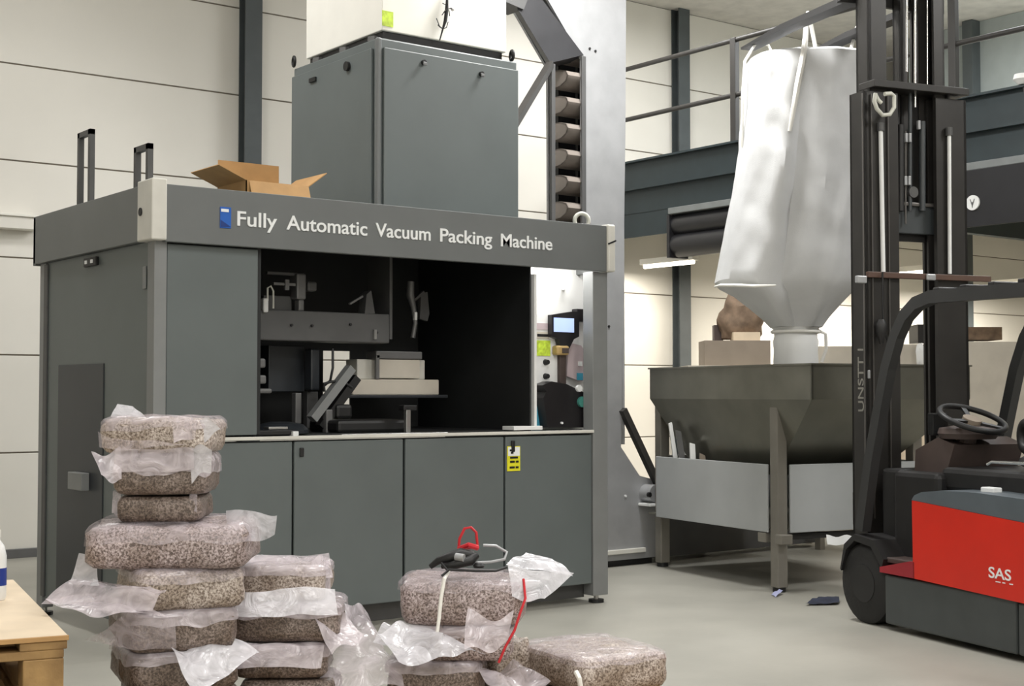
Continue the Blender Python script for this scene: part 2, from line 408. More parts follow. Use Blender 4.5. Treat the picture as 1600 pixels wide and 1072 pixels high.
# frame posts
pbox('corner_post', (2.945, BY - .01, .05), (3.015, BY + .08, 2.15), 'machine_post')
pbox('corner_post', (5.935, BY - .01, .05), (6.06, BY + .09, 2.14), 'machine_post')
pbox('corner_post', (2.945, MYB - .16, .05), (3.015, MYB - .06, 2.15), 'machine_post')
pbox('corner_post', (5.98, MYB - .16, .05), (6.05, MYB - .06, 2.15), 'machine_post')
for x, y in ((2.98, BY + .04), (6.0, BY + .04), (2.98, MYB - .11), (6.0, MYB - .11)):
    f = MB().cyl((x, y, 0), (x, y, .02), .05, 16).build('foot', 'black', pm)
    MB().cyl((x, y, .02), (x, y, .06), .016, 10).build('foot_screw', 'steel', f)
# left side
pbox('side_panel', (2.955, BY + .085, .11), (2.975, MYB - .165, 2.15), 'machine')
pbox('side_door', (2.948, 7.64, .14), (2.956, 8.36, 1.52), 'machine_dark')
sp = pbox('switch_box', (2.90, 7.83, .80), (2.947, 8.05, .90), 'machine_post')
pbox('corner_strip', (2.944, 8.56, .12), (2.956, 8.62, 2.14), 'mid_metal')
vt = pbox('side_connector', (2.935, 7.74, 2.075), (2.955, 7.93, 2.125), 'black')
for y in (7.78, 7.87): pbox('connector_pin', (2.93, y, 2.09), (2.936, y + .03, 2.11), 'letter', vt, 0)
pbox('type_plate', (2.946, 7.06, 1.9), (2.954, 7.10, 2.02), 'machine_post')
pbox('side_panel', (5.99, BY + .1, .11), (6.01, MYB - .165, 1.1), 'machine')
# front: upper left door, counter, lower doors
pbox('upper_door', (3.02, BY, 1.125), (3.545, BY + .025, 2.135), 'machine')
pbox('hidden_jamb', (3.545, BY + .01, 1.125), (3.57, BY + .06, 2.2), 'interior')
pbox('counter_top', (3.02, BY - .012, 1.095), (5.935, MYB - .5, 1.115), 'steel')
pbox('counter_edge_glint', (3.02, BY - .02, 1.098), (5.935, BY - .011, 1.116), 'cap', bev=.002)  # pale strip painted in as the bright glint along the steel counter
dx = [(3.02, 3.762), (3.774, 4.488), (4.503, 5.222), (5.236, 5.93)]
for i, (a, b) in enumerate(dx):
    d = pbox('lower_door', (a, BY, .145 if i < 3 else .13), (b, BY + .022, 1.085), 'machine', bev=.006)
    if i == 1:
        MB().box((a + .03, BY - .012, 1.0), (a + .055, BY, 1.05), .004).build('door_latch', 'black', d)
    if i == 3:
        MB().box((5.275, BY - .014, .99), (5.30, BY, 1.06), .004).build('door_latch', 'black', d)
        lb = MB().box((5.245, BY - .005, .872), (5.345, BY - .001, 1.025), 0).build('warning_label', 'yellow', d); lab(lb, 'yellow safety label')
        wl = pbox('label_head', (5.25, BY - .007, .965), (5.34, BY - .005, 1.02), 'letter', d, 0)
        mk = MB()
        for z, x0, x1 in ((1.0, 5.262, 5.285), (.985, 5.27, 5.29), (.955, 5.265, 5.325), (.93, 5.265, 5.30), (.93, 5.31, 5.33), (.895, 5.262, 5.30), (.895, 5.308, 5.33)):
            mk.box((x0, BY - .009, z - .006), (x1, BY - .0071, z + .006))
        o = mk.build('label_print', 'black', d); o['kind'] = 'stuff'
pbox('plinth', (3.02, BY + .1, .03), (5.95, BY + .13, .145), 'mid_metal')
pbox('door_gap_blocker', (3.02, BY + .03, .14), (5.935, BY + .045, 1.09), 'interior', bev=0)  # dark sheet added to stop light showing through the door gaps
# work bay: dark lining
IX0, IX1, IYB, IZ1 = 3.57, 5.46, 8.25, 2.34
pbox('bay_side', (IX0 - .02, BY + .06, 1.115), (IX0, IYB, IZ1), 'interior')
pbox('bay_side', (IX1 - .012, BY + .03, 1.115), (IX1, IYB, IZ1), 'interior')
pbox('bay_ceiling', (IX0, BY + .02, IZ1), (5.95, IYB, IZ1 + .012), 'interior')
pbox('bay_floor', (IX0, BY + .16, 1.116), (IX1 - .013, IYB - .001, 1.121), 'interior', bev=0)
a, b = onY(505, 548, IYB), onY(547, 655, IYB)
hx0, hx1, hz1, hz0 = a.x, b.x, a.z, b.z
bb = MB()
bb.box((IX0, IYB, 1.115), (hx0, IYB + .012, IZ1)); bb.box((hx1, IYB, 1.115), (IX1, IYB + .012, IZ1))
bb.box((hx0, IYB, hz1), (hx1, IYB + .012, IZ1)); bb.box((hx0, IYB, 1.115), (hx1, IYB + .012, hz0))
bb.build('bay_back', 'interior', pm)
def q(px, py, Y): return onY(px, py, Y)
def plate(name, x0, y0, x1, y1, Y, th, m, bev=.004, par=pm):
    a, b = q(x0, y0, Y), q(x1, y1, Y); zz = (q((x0 + x1) / 2, y0, Y).z, q((x0 + x1) / 2, y1, Y).z)
    return MB().box((a.x, Y, zz[0]), (b.x, Y + th, zz[1]), bev).build(name, m, par)
# sealing beam with uprights
Y1 = 7.35
plate('sealing_beam', 403, 487, 609, 534, Y1, .18, 'mid_metal', .008)
for px, py in ((455, 508), (487, 509), (547, 507), (588, 520)):
    c = q(px, py, Y1); MB().cyl(c, c + Vector((0, -.012, 0)), .008, 10).build('beam_bolt', 'black', pm)
plate('beam_lug', 585, 515, 589, 530, Y1 - .02, .02, 'steel', 0)
plate('upper_rod', 418, 425, 466, 430, Y1 + .05, .03, 'mid_metal')
cyl = plate('press_cylinder', 464, 427, 479, 468, Y1 + .02, .09, 'grey_metal', .012)
plate('press_neck', 467, 468, 476, 487, Y1 + .03, .06, 'grey_metal', .01, cyl)
plate('sensor', 481, 440, 496, 455, Y1 + .03, .06, 'mid_metal', .012)
plate('sensor_rod', 428, 442, 462, 446, Y1, .02, 'grey_metal', 0)
plate('sensor_bracket', 446, 437, 452, 453, Y1 - .01, .02, 'grey_metal', 0)
plate('valve_block', 412, 462, 456, 488, Y1 + .1, .1, 'mid_metal')
plate('air_filter', 412, 466, 420, 488, Y1 - .02, .05, 'white_plastic', .008)
MB().tube([q(418, 470, Y1), q(418, 450, Y1), q(423, 447, Y1), q(427, 455, Y1), q(427, 482, Y1)], .006, 8).build('air_hose', 'hose', pm, smooth=True)
MB().prism([q(573, 460, Y1), q(580, 454, Y1), q(586, 490, Y1), q(570, 490, Y1)], (0, .08, 0)).build('guide_horn', 'mid_metal', pm)
MB().bar(q(546, 475, Y1), q(566, 463, Y1), .02, .012).build('guide_arm', 'grey_metal', pm)
plate('bay_divider', 609, 400, 613, 530, Y1 + .02, .25, 'mid_metal', 0)
plate('dark_bracket', 420, 540, 476, 612, Y1 + .25, .12, 'machine_dark')
plate('lower_post', 462, 614, 471, 662, Y1 + .1, .05, 'grey_metal')
plate('lower_post', 480, 612, 497, 670, Y1 + .2, .05, 'mid_metal')
# gripper arms hanging in the dark middle
Y2 = 7.6
MB().tube([q(642, 440, Y2), q(641, 462, Y2), q(646, 480, Y2), q(649, 505, Y2), q(645, 528, Y2)], [.022, .026, .018, .014, .016], 12).build('gripper_arm', 'grey_metal', pm, smooth=True)
MB().prism([q(658, 460, Y2), q(668, 456, Y2), q(671, 490, Y2), q(668, 502, Y2), q(656, 498, Y2)], (0, .03, 0)).build('gripper_pad', 'mid_metal', pm)
MB().bar(q(646, 470, Y2), q(662, 456, Y2), .02, .016).build('gripper_link', 'mid_metal', pm)
plate('gripper_tip', 648, 488, 652, 500, Y2 - .02, .02, 'white_plastic', 0)
# stepped pale block with upright carton former
Y3 = 7.55
plate('stepped_base', 551, 593, 686, 617, Y3, .22, 'carton_beige', .006)
plate('stepped_middle', 558, 562, 664, 593, Y3 + .05, .14, 'cap', .006)
plate('former_board', 592, 562, 656, 591, Y3 + .0, .03, 'carton_beige', .003)
plate('former_top', 588, 549, 660, 561, Y3 - .01, .12, 'grey_metal', .006)
plate('former_edge', 588, 555, 593, 592, Y3 - .01, .02, 'grey_metal', 0)
plate('former_shelf', 545, 617, 700, 622, Y3 - .06, .35, 'machine_dark')
# diagonal feed link and its bits
Y4 = 7.3
MB().bar(q(548, 575, Y4), q(487, 655, Y4), .05, .06, (0, 1, 0)).build('diagonal_link', 'machine_post', pm)
MB().bar(q(556, 590, Y4 + .03), q(500, 668, Y4 + .03), .05, .06, (0, 1, 0)).build('diagonal_backing', 'black', pm)
plate('link_clamp', 510, 640, 520, 678, Y4 - .03, .05, 'grey_metal', .006)
MB().tube([q(520, 545, Y4 + .1), q(520, 575, Y4 + .08), q(516, 595, Y4 + .05), q(506, 603, Y4), q(507, 612, Y4)], .008, 8).build('cable', 'black', pm, smooth=True)
MB().tube([q(505, 600, Y4), q(520, 596, Y4), q(540, 599, Y4), q(550, 606, Y4)], .008, 8).build('cable', 'black', pm, smooth=True)
plate('link_motor', 526, 632, 552, 655, Y4 - .02, .1, 'black', .02)
plate('tray_ring', 528, 656, 640, 676, 7.15, .35, 'black', .02)
plate('tray_rim', 534, 677, 700, 680, 7.0, .3, 'steel', .002)
st = plate('stop_post', 635, 638, 642, 676, 7.05, .03, 'steel', .004)
plate('stop_cap', 631, 633, 652, 642, 7.05, .06, 'black', .006, st)
MB().lathe(q(438, 677, 7.2), [(.16, 0), (.16, .02), (.13, .05), (.06, .065), (.0, .066)], 24).build('turntable', 'machine_dark', pm, smooth=True)
fg = plate('tray_lever', 404, 672, 462, 680, 7.0, .05, 'black', .006)
plate('lever_grip', 458, 674, 467, 683, 6.98, .05, 'white_plastic', .004, fg)
plate('lever_plate', 420, 667, 450, 671, 7.02, .06, 'steel', .002, fg)
for (x0, y0, x1, y1) in ((403, 560, 416, 575), (404, 586, 417, 600), (404, 607, 426, 615)):
    plate('roller_bracket', x0, y0, x1, y1, 7.2, .1, 'grey_metal', .012)
plate('gear_guard', 486, 545, 500, 610, Y1 + .12, .08, 'machine_dark', .01)
# control niche on the right
NY = 7.16
pbox('niche_back', (5.47, NY + .05, 1.115), (6.12, NY + .07, 2.3), 'white_plastic')
nl = pbox('niche_glow_strip', (5.50, BY + .05, 2.27), (5.92, BY + .09, 2.30), 'tube_on', bev=0)  # glowing strip added only to brighten the niche
area('niche_fill', (5.71, BY + .10, 2.262), 5, .4, .06, (1, .98, .95), (math.radians(-12), 0, 0))  # added fill light that goes with the glowing strip
plate('niche_edge', 835, 428, 839, 668, BY + .02, .12, 'white_plastic', .002)
MB().cyl(q(880, 450, NY + .05), q(880, 450, NY), .012, 12).build('niche_hook', 'white_paint', pm)
scb = MB().prism([q(862, 492, NY - .05), q(893, 487, NY - .05), q(905, 487, NY - .05), q(905, 526, NY - .05), q(897, 530, NY - .05), q(889, 546, NY - .05), q(877, 546, NY - .05), q(873, 530, NY - .05), q(862, 526, NY - .05)], (0, .04, 0)).build('screen_case', 'screen_black', pm)
lab(scb, 'dark-framed operating screen')
plate('screen', 866, 497, 897, 519, NY - .055, .005, 'screen', 0, scb)
plate('screen_arm', 902, 483, 929, 503, NY - .02, .06, 'screen_black', .006)
plate('screen_neck', 875, 550, 885, 600, NY - .03, .03, 'truck_brown', .004)
nk = plate('neck_clamp', 871, 540, 890, 555, NY - .06, .06, 'tan', .012)
plate('clamp_face', 879, 544, 889, 552, NY - .065, .01, 'truck_brown', .002, nk)
wp = MB().prism([q(838, 490, NY), q(858, 490, NY), q(858, 528, NY), q(870, 530, NY), q(873, 560, NY), q(874, 592, NY), q(866, 630, NY), q(838, 630, NY)], (0, .045, 0)).build('dosing_head', 'white_plastic', pm)
plate('head_band', 838, 519, 858, 529, NY - .008, .01, 'carton_beige', 0, wp)
plate('head_window', 838, 505, 858, 515, NY - .006, .008, 'pink_grey', 0, wp)
plate('head_print', 840, 522, 857, 526, NY - .012, .006, 'black', 0, wp)
plate('green_label', 838, 532, 860, 556, NY - .006, .006, 'lime', 0, wp)
for px, py in ((852, 566), (852, 588), (850, 611)):
    c = q(px, py, NY); MB().cyl(c, c + Vector((0, -.03, 0)), .02, 14, .015).build('knob', 'black', wp)
pl = MB().prism([q(888, 535, NY), q(908, 540, NY), q(922, 560, NY), q(924, 590, NY), q(908, 596, NY), q(886, 588, NY)], (0, .03, 0)).build('film_guide', 'pink_grey', pm)
plate('guide_tag', 904, 565, 910, 572, NY - .006, .006, 'letter', 0, pl)
plate('cyan_button', 902, 583, 911, 594, NY - .006, .006, 'cyan', 0, pl)
mo = MB().prism([q(x, y, NY - .1) for x, y in ((848, 602), (862, 596), (885, 600), (910, 612), (924, 622), (926, 668), (856, 668), (852, 640), (849, 622), (854, 612))], (0, .13, 0)).build('drive_motor', 'screen_black', pm)
c = q(903, 607, NY - .1); MB().cyl(c, c + Vector((0, -.02, 0)), .022, 16).build('white_light_blob', 'letter', mo)  # white disc standing in for a blob of light
c = q(908, 628, NY - .1); MB().cyl(c, c + Vector((0, -.02, 0)), .035, 16).build('teal_light_blob', 'teal_green', mo)  # teal disc, another blob of light put in as colour
c = q(877, 661, NY - .1); MB().cyl(c, c + Vector((0, -.012, 0)), .008, 12).build('small_light_blob', 'letter', mo)  # small white disc, also a painted blob of light, not a lamp
plate('teal_tray', 836, 628, 853, 668, NY - .02, .05, 'cyan', .006)
plate('niche_ledge', 803, 666, 848, 672, BY - .01, .12, 'white_plastic', .003)
# lifting loops on the roof
for (yy, w_, z1) in ((7.82, .21, 2.86), (6.99, .20, 2.66)):
    mb = MB(); t_ = .03
    a0 = yy; a1 = yy + w_ * .95
    mb.box((2.925, a0, 2.40), (2.955, a0 + t_, z1)); mb.box((2.925, a1 - t_, 2.40), (2.955, a1, z1)); mb.box((2.925, a0, z1 - t_), (2.955, a1, z1))
    mb.build('lifting_frame', 'mid_metal', pm)
MB().torus(q(909, 345, 7.3) , (0.4, 1, 0), .05, .014).build('lifting_eye', 'hose', pm, smooth=True)

# ================================================================== CABINET ON THE ROOF
ec = thing('control_cabinet', 'dark grey steel cabinet standing on the roof of the packing machine', 'cabinet', (5.06, 7.85, 2.40))
EX0, EX1, EY0, EY1, EZ = 4.52, 5.60, 7.30, 8.38, 3.53
box('cabinet_body', (EX0 + .01, EY0 + .01, 2.402), (EX1, EY1, EZ), 'machine', ec, .01)
box('front_door', (EX0 + .04, EY0 - .012, 2.42), (EX1 - .004, EY0 + .01, EZ - .06), 'machine', ec, .006)
box('side_door', (EX0 - .012, EY0 + .06, 2.42), (EX0 + .01, EY1 - .01, EZ - .06), 'machine', ec, .006)
box('corner_trim', (EX0 - .005, EY0 - .005, 2.41), (EX0 + .03, EY0 + .03, EZ - .002), 'fascia', ec, .01)
for px, py, s in ((661, 98, 0), (751, 116, 0)):
    c = onY(px, py, EY0 - .012); MB().cyl(c, c + Vector((0, -.02, 0)), .016, 12).build('door_lock', 'black', ec)
    MB().box(c + Vector((-.014, -.026, -.02)), c + Vector((.014, -.018, .0)), .003).build('lock_flap', 'grey_metal', ec)
c = onX(544, 104, EX0 - .012); MB().cyl(c, c + Vector((-.02, 0, 0)), .03, 14).build('side_lock', 'black', ec)
c = onX(490, 125, EX0 - .012); MB().box(c + Vector((-.015, -.04, -.014)), c + Vector((0, .04, .014)), .002).build('hinge_block', 'black', ec)
for p in ((EX0 + .0, EY1 - .02), (EX1 - .02, EY0 + .04)):
    MB().torus((p[0], p[1], EZ + .045), (1, -.3, 0), .03, .011, 20, 8).build('eye_bolt', 'black', ec, smooth=True)
wbx = thing('white_housing', 'white sheet-metal housing resting on top of the dark grey cabinet', 'housing', (5.08, 7.86, EZ))
HX0, HX1, HY0, HY1, HZ = 4.60, 5.565, 7.38, 8.34, 4.9
box('housing_body', (HX0, HY0, 3.60), (HX1, HY1, HZ), 'white_paint', wbx, .006)
box('under_frame', (HX0 + .02, HY0 + .02, EZ), (HX1 - .02, HY1 - .02, 3.60), 'black', wbx)
for y in (7.5, 7.85, 8.2): MB().bar((HX0 + .01, y - .04, 3.565), (HX0 + .01, y + .04, 3.575), .03, .03).build('hinge', 'grey_metal', wbx)
gl = box('green_label', onY(597, 16, HY0) + Vector((0, -.004, 0)), onY(614, 43, HY0), 'lime', wbx, 0); lab(gl, 'yellow-green sticker')
tw = MB(); p0 = onY(687, 63, HY0 - .02)
pts = [p0, onY(692, 45, HY0 - .03), onY(696, 32, HY0 - .03), onY(698, 15, HY0 - .03), onY(699, -10, HY0 - .02)]
tw.tube(pts, [.004, .006, .012, .012, .006], 8)
random.seed(3)
for i in range(9):
    a_ = random.uniform(0, 2 * PI); r_ = random.uniform(.03, .06)
    tw.tube([pts[3], pts[3] + Vector((math.cos(a_) * r_ * .5, -.01, math.sin(a_) * r_ * .5 + .01)), pts[3] + Vector((math.cos(a_) * r_, 0, math.sin(a_) * r_))], .003, 6)
for dx_, dz_ in ((-.05, .06), (.04, .05), (-.04, .02)):
    tw.tube([pts[1], pts[1] + Vector((dx_ * .6, -.005, dz_ * .2)), pts[1] + Vector((dx_, 0, dz_))], .003, 6)
lab(tw.build('wire_tuft', 'black', wbx), 'frayed black wire bundle')

# ================================================================== BUCKET ELEVATOR
TY = 8.3
be = thing('bucket_elevator', 'tall grey z-shaped bucket elevator standing behind the right end of the machine', 'elevator', (7.2, 8.5, 0))
TX0, TX1, TX2 = 6.69, 7.01, 7.44
mb = MB()
zt = 5.3
kx, kz = TX1, 4.0    # knee of the slope
poly = [(TX1, TY, .05), (7.75, TY, .05), (7.75, TY, .66), (7.58, TY, .70), (7.385, TY, .93), (TX2, TY, 3.4), (TX2 + .02, TY, zt), (6.0, TY, zt), (6.0, TY, 5.0), (TX1 - .5, TY, 4.52), (TX1 - .02, TY, 3.94)]
mb.prism(poly, (0, .025, 0)); mb.build('casing_front', 'galvanised', be)
mb = MB(); mb.prism([p if i else p for i, p in enumerate(poly)], (0, .025, 0)); 
o = mb.build('casing_back', 'galvanised', be); o.location.y += .42
box('casing_right', (TX2 - .01, TY + .026, .95), (TX2 + .01, TY + .419, 5.2), 'galvanised', be)
box('channel_shade', (7.03, TY + .39, 1.9), (7.42, TY + .415, 4.1), 'tower_dark', be, 0)  # dark sheet put in as the shade behind and between the buckets
box('channel_post', (TX0 - .005, TY - .01, .05), (TX0 + .03, TY + .02, 3.86), 'mid_metal', be)
box('channel_post', (TX1 - .03, TY - .015, 2.0), (TX1 + .012, TY + .0, 3.96), 'mid_metal', be)
# sloping hood at the top
h = [(TX0 - .02, TY - .01, 3.86), (TX1 - .01, TY - .01, 3.97), (6.56, TY - .01, 4.36), (6.3, TY - .01, 4.6), (6.12, TY - .01, 4.5), (6.36, TY - .01, 4.22)]
MB().prism(h, (.1, .14, 0)).build('sloping_hood', 'tower_dark', be)
MB().prism([(6.18, TY - .03, 4.26), (6.40, TY - .03, 4.22), (6.44, TY - .03, 4.31), (6.2, TY - .03, 4.36)], (0, .2, 0)).build('hood_bracket', 'mid_metal', be)
prof = [(.0, .085), (-.11, .07), (-.17, .03), (-.18, -.02), (-.14, -.075), (-.07, -.095), (.0, -.085), (.0, -.07), (-.06, -.08), (-.13, -.06), (-.162, -.015), (-.155, .02), (-.10, .055), (.0, .07)]
def bucket_mesh():
    m_ = MB(); X0, X1 = -.17, .17
    k = [(0, .09), (-.09, .088), (-.165, .065), (-.187, .03), (-.165, -.01), (-.10, -.04), (0, -.05)]
    m_.prism([(X0, y, z) for y, z in k], (.008, 0, 0)); m_.prism([(X1 - .008, y, z) for y, z in k], (.008, 0, 0))
    m_.prism([(X0, y, z) for y, z in k] + [(X0, y * .93, z * .88) for y, z in reversed(k)], (X1 - X0, 0, 0))
    return m_
first = None
for i in range(10):
    z = 2.13 + .205 * i
    cx = 6.86 + .17
    if first is None:
        m_ = bucket_mesh(); m_.v = [p + Vector((cx, TY + .2, z)) for p in m_.v]
        first = m_.build('bucket', 'bucket', be, smooth=True); z0 = z
    elif z < 4.05:
        o = first.copy(); COL.objects.link(o); o.parent = be; o.location.z = z - z0
for x in (6.95, 7.15):
    MB().box((x, TY + .24, 2.0), (x + .015, TY + .27, 4.0)).build('chain', 'black', be)
MB().bar(onY(860, 100, TY), onX(770, 250, 5.60), .05, .05).build('brace', 'rail', be)
MB().bar(onY(973, 640, TY - .02), onY(1030, 762, TY - .02), .05, .05).build('brace', 'rail', be)
ml = MB().cyl(onY(1009, 770, TY), onY(1009, 770, TY) + Vector((0, -.12, 0)), .07, 20).build('drive_hub', 'galvanised', be, smooth=True)
c = onY(1013, 773, TY - .12); MB().cyl(c, c + Vector((0, -.02, 0)), .02, 14).build('hub_shaft', 'black', ml)
box('hub_shelf', onY(997, 790, TY) + Vector((0, -.14, 0)), onY(1024, 784, TY), 'white_plastic', be)
box('sill', (TX1, TY - .03, .10), (7.62, TY, .135), 'cap', be)
box('inlet_casing', (7.74, TY + .02, .04), (9.75, TY + .44, .64), 'mid_metal', be)  # lower run of the elevator, put in to darken the space under the hopper
box('base_skirt', (TX1 + .02, TY + .03, 0), (7.74, TY + .4, .05), 'black', be)
for px, py in ((946, 712), (977, 775), (921, 76), (930, 80), (951, 510)):
    c = onY(px, py, TY); MB().cyl(c, c + Vector((0, -.008, 0)), .01, 10).build('rivet', 'letter' if py > 600 else 'black', be)
# ================================================================== OPEN CARDBOARD BOX ON THE ROOF
cb = thing('cardboard_box', 'open brown cardboard box with raised flaps on the machine roof', 'box', (3.75, 7.3, 2.40))
BX0, BX1, BY0, BY1, BZ = 3.62, 4.02, 7.25, 7.62, 2.56
mb = MB(); t_ = .006
mb.box((BX0, BY0, 2.402), (BX1, BY0 + t_, BZ)); mb.box((BX0, BY1 - t_, 2.402), (BX1, BY1, BZ)); mb.box((BX0, BY0, 2.402), (BX0 + t_, BY1, BZ)); mb.box((BX1 - t_, BY0, 2.402), (BX1, BY1, BZ)); mb.box((BX0, BY0, 2.402), (BX1, BY1, 2.41))
mb.build('box_walls', 'cardboard', cb)
def flap(p0, p1, d): 
    p0, p1, d = Vector(p0), Vector(p1), Vector(d); nrm = (p1 - p0).cross(d).normalized() * .005
    MB().prism([p0, p1, p1 + d, p0 + d], nrm).build('flap', 'cardboard', cb)
flap((BX0, BY0, BZ), (BX0, BY1, BZ), (-.17, .0, .07))
flap((BX0, BY1, BZ), (BX1, BY1, BZ), (.02, .04, .17))
flap((BX0 + .02, BY0, BZ), (BX1, BY0, BZ), (0, -.06, -.16))
flap((BX1, BY0, BZ), (BX1, BY1, BZ), (.12, 0, .09))
# ================================================================== HOPPER (local frame: x right, y away, z up)
ha = math.radians(80)
A = Vector((7.17, 6.18, 0))
hop = thing('steel_hopper', 'open stainless steel hopper on four legs with pale side panels below the white bulk bag', 'hopper', A, ha - PI / 2)
HL, HW, HZT, HZB = 1.95, 1.40, 1.55, 1.31
def hp(x, y, z): return XF[hop.name] @ Vector((x, y, z))
t_ = .012
rim = MB()
rim.box((0, 0, HZB), (t_, HL, HZT)); rim.box((HW - t_, 0, HZB), (HW, HL, HZT)); rim.box((0, 0, HZB), (HW, t_, HZT)); rim.box((0, HL - t_, HZB), (HW, HL, HZT))
rim.box((-.012, -.012, HZT - .012), (HW + .012, .02, HZT)); rim.box((-.012, HL - .02, HZT - .012), (HW + .012, HL + .012, HZT)); rim.box((-.012, 0, HZT - .012), (.02, HL, HZT)); rim.box((HW - .02, 0, HZT - .012), (HW + .012, HL, HZT))
rim.build('rim', 'hopper_steel', hop, world=False)
cone = MB()
bx0, bx1, by0, by1, bz = .18, 1.10, .62, 1.60, .78
top = [(0, 0, HZB), (HW, 0, HZB), (HW, HL, HZB), (0, HL, HZB)]; bot = [(bx0, by0, bz), (bx1, by0, bz), (bx1, by1, bz), (bx0, by1, bz)]
ti = [(x * .98 + .012, y * .98 + .012, z + .006) for x, y, z in top]; bi = [(x * .98 + .012, y * .98 + .012, z + .006) for x, y, z in bot]
vs = top + bot + ti + bi
fs = [(i, (i + 1) % 4, 4 + (i + 1) % 4, 4 + i) for i in range(4)] + [(8 + (i + 1) % 4, 8 + i, 12 + i, 12 + (i + 1) % 4) for i in range(4)] + [(12, 13, 14, 15), (7, 6, 5, 4)]
fs += [(i, 8 + i, 8 + (i + 1) % 4, (i + 1) % 4) for i in range(4)]
cone.add(vs, fs).build('cone', 'hopper_steel', hop, world=False, fixn=False)
inv = XF[hop.name].inverted()
ln = inv @ onZ(1214, 925, 0); lf = inv @ onZ(1032, 885, 0)
legs = [(ln.x + .02, ln.y), (lf.x + .02, lf.y), (HW - .12, ln.y), (HW - .12, lf.y)]
for i, (x, y) in enumerate(legs):
    l = MB().box((x - .042, y - .042, .03), (x + .042, y + .042, HZB + .0), .006).build('leg', 'hopper_leg', hop, world=False)
    MB().cyl((x, y, 0), (x, y, .03), .045, 16).build('leg_foot', 'black', l, world=False)
lx, ly, ly2 = legs[0][0], legs[0][1], legs[1][1]
# side panels between the legs
pz0, pz1 = .40, .865
box('side_panel', (lx - .058, ly + .05, pz0), (lx - .044, ly2 - .12, pz1), 'hopper_panel', hop, .004, world=False)
box('side_panel', (lx + .06, ly - .05, pz0), (HW - .1, ly - .035, pz1), 'hopper_panel', hop, .004, world=False)
box('side_panel', (lx + .06, ly2 + .035, pz0), (HW - .1, ly2 + .05, pz1), 'hopper_panel', hop, .004, world=False)
box('side_panel', (HW - .085, ly + .05, pz0), (HW - .07, ly2, pz1), 'hopper_panel', hop, .004, world=False)
box('tray_floor', (lx - .03, ly - .03, pz0 + .01), (HW - .09, ly2 + .03, pz0 + .025), 'hopper_steel', hop, 0, world=False)
for y0, y1 in ((ly + .07, ly + .16), (ly - .10, ly - .03)):
    box('bracket', (lx - .06, y0, pz0 - .07), (lx + .04, y1, pz0 - .005), 'hopper_leg', hop, .006, world=False)
box('lower_brace', (lx + .05, ly - .02, pz0 - .05), (HW - .12, ly + .02, pz0 - .01), 'truck_black', hop, .004, world=False)
# rag hanging over the brace
def wav(p, u, v, amp, f, ph): return p + Vector((math.sin(f * u + ph) * amp * .5, math.cos(f * v * 1.3 + ph) * amp * .5, math.sin(f * (u + v) + ph) * amp))
def quad_sheet(c, amp=.01, f=7.0, nu=16, nv=10, ph=0.0):
    """wavy film through four corner points"""
    c = [Vector(p) for p in c]
    def fn(u, v):
        p = (c[0] * (1 - u) + c[1] * u) * (1 - v) + (c[3] * (1 - u) + c[2] * u) * v
        n1 = mnoise.noise(p * 6 + Vector((ph, 0, 0))); n2 = mnoise.noise(p * 14 + Vector((0, ph, 0)))
        n3 = mnoise.noise(p * 6 + Vector((0, 0, ph + 9)))
        return p + Vector((n1, n3, n1 * .5 + n2)) * amp + Vector((0, 0, math.sin(f * u + ph) * amp * .6))
    return MB().sheet(fn, nu, nv)
rag = quad_sheet([deep(1292, 838, 9.55), deep(1338, 838, 9.6), deep(1336, 849, 9.55), deep(1294, 853, 9.5)], .01, 9, 10, 6, 2).build('white_rag', 'white_plastic', None, smooth=True)
tag(rag, 'crumpled white rag tucked on the low brace of the steel hopper', 'rag')
# boards leaning inside the tray
for i, (pts, m, l) in enumerate((
        ([(1045, 662), (1050, 660), (1068, 712), (1060, 712)], 'white_plastic', 'thin white board leaning in the hopper tray, leftmost of the loose pieces'),
        ([(1056, 672), (1064, 674), (1080, 716), (1070, 716)], 'mid_metal', 'dark grey rounded tube leaning in the hopper tray beside the white board'),
        ([(1078, 692), (1086, 694), (1090, 718), (1080, 718)], 'white_plastic', 'short clear plastic piece standing in the hopper tray'),
        ([(1094, 708), (1102, 712), (1106, 722), (1092, 722)], 'carton_grey', 'small rounded grey plug in the hopper tray, rightmost loose piece'))):
    dd = 10.75 - .1 * i
    P = [deep(x, y, dd) for x, y in pts]; P[2].z -= .30; P[3].z -= .30
    o = MB().prism(P, FWD * .05).build(('loose_board', 'loose_tube', 'plastic_piece', 'loose_plug')[i], m); tag(o, l, ('board', 'tube', 'plastic piece', 'plug')[i])
# ================================================================== BULK BAG
BD = 9.85
bc = deep(1243, 500, BD)
bag = thing('bulk_bag', 'big white woven bulk bag with lifting loops hanging from raised forks over the hopper', 'bulk bag', (bc.x, bc.y, 1.5))
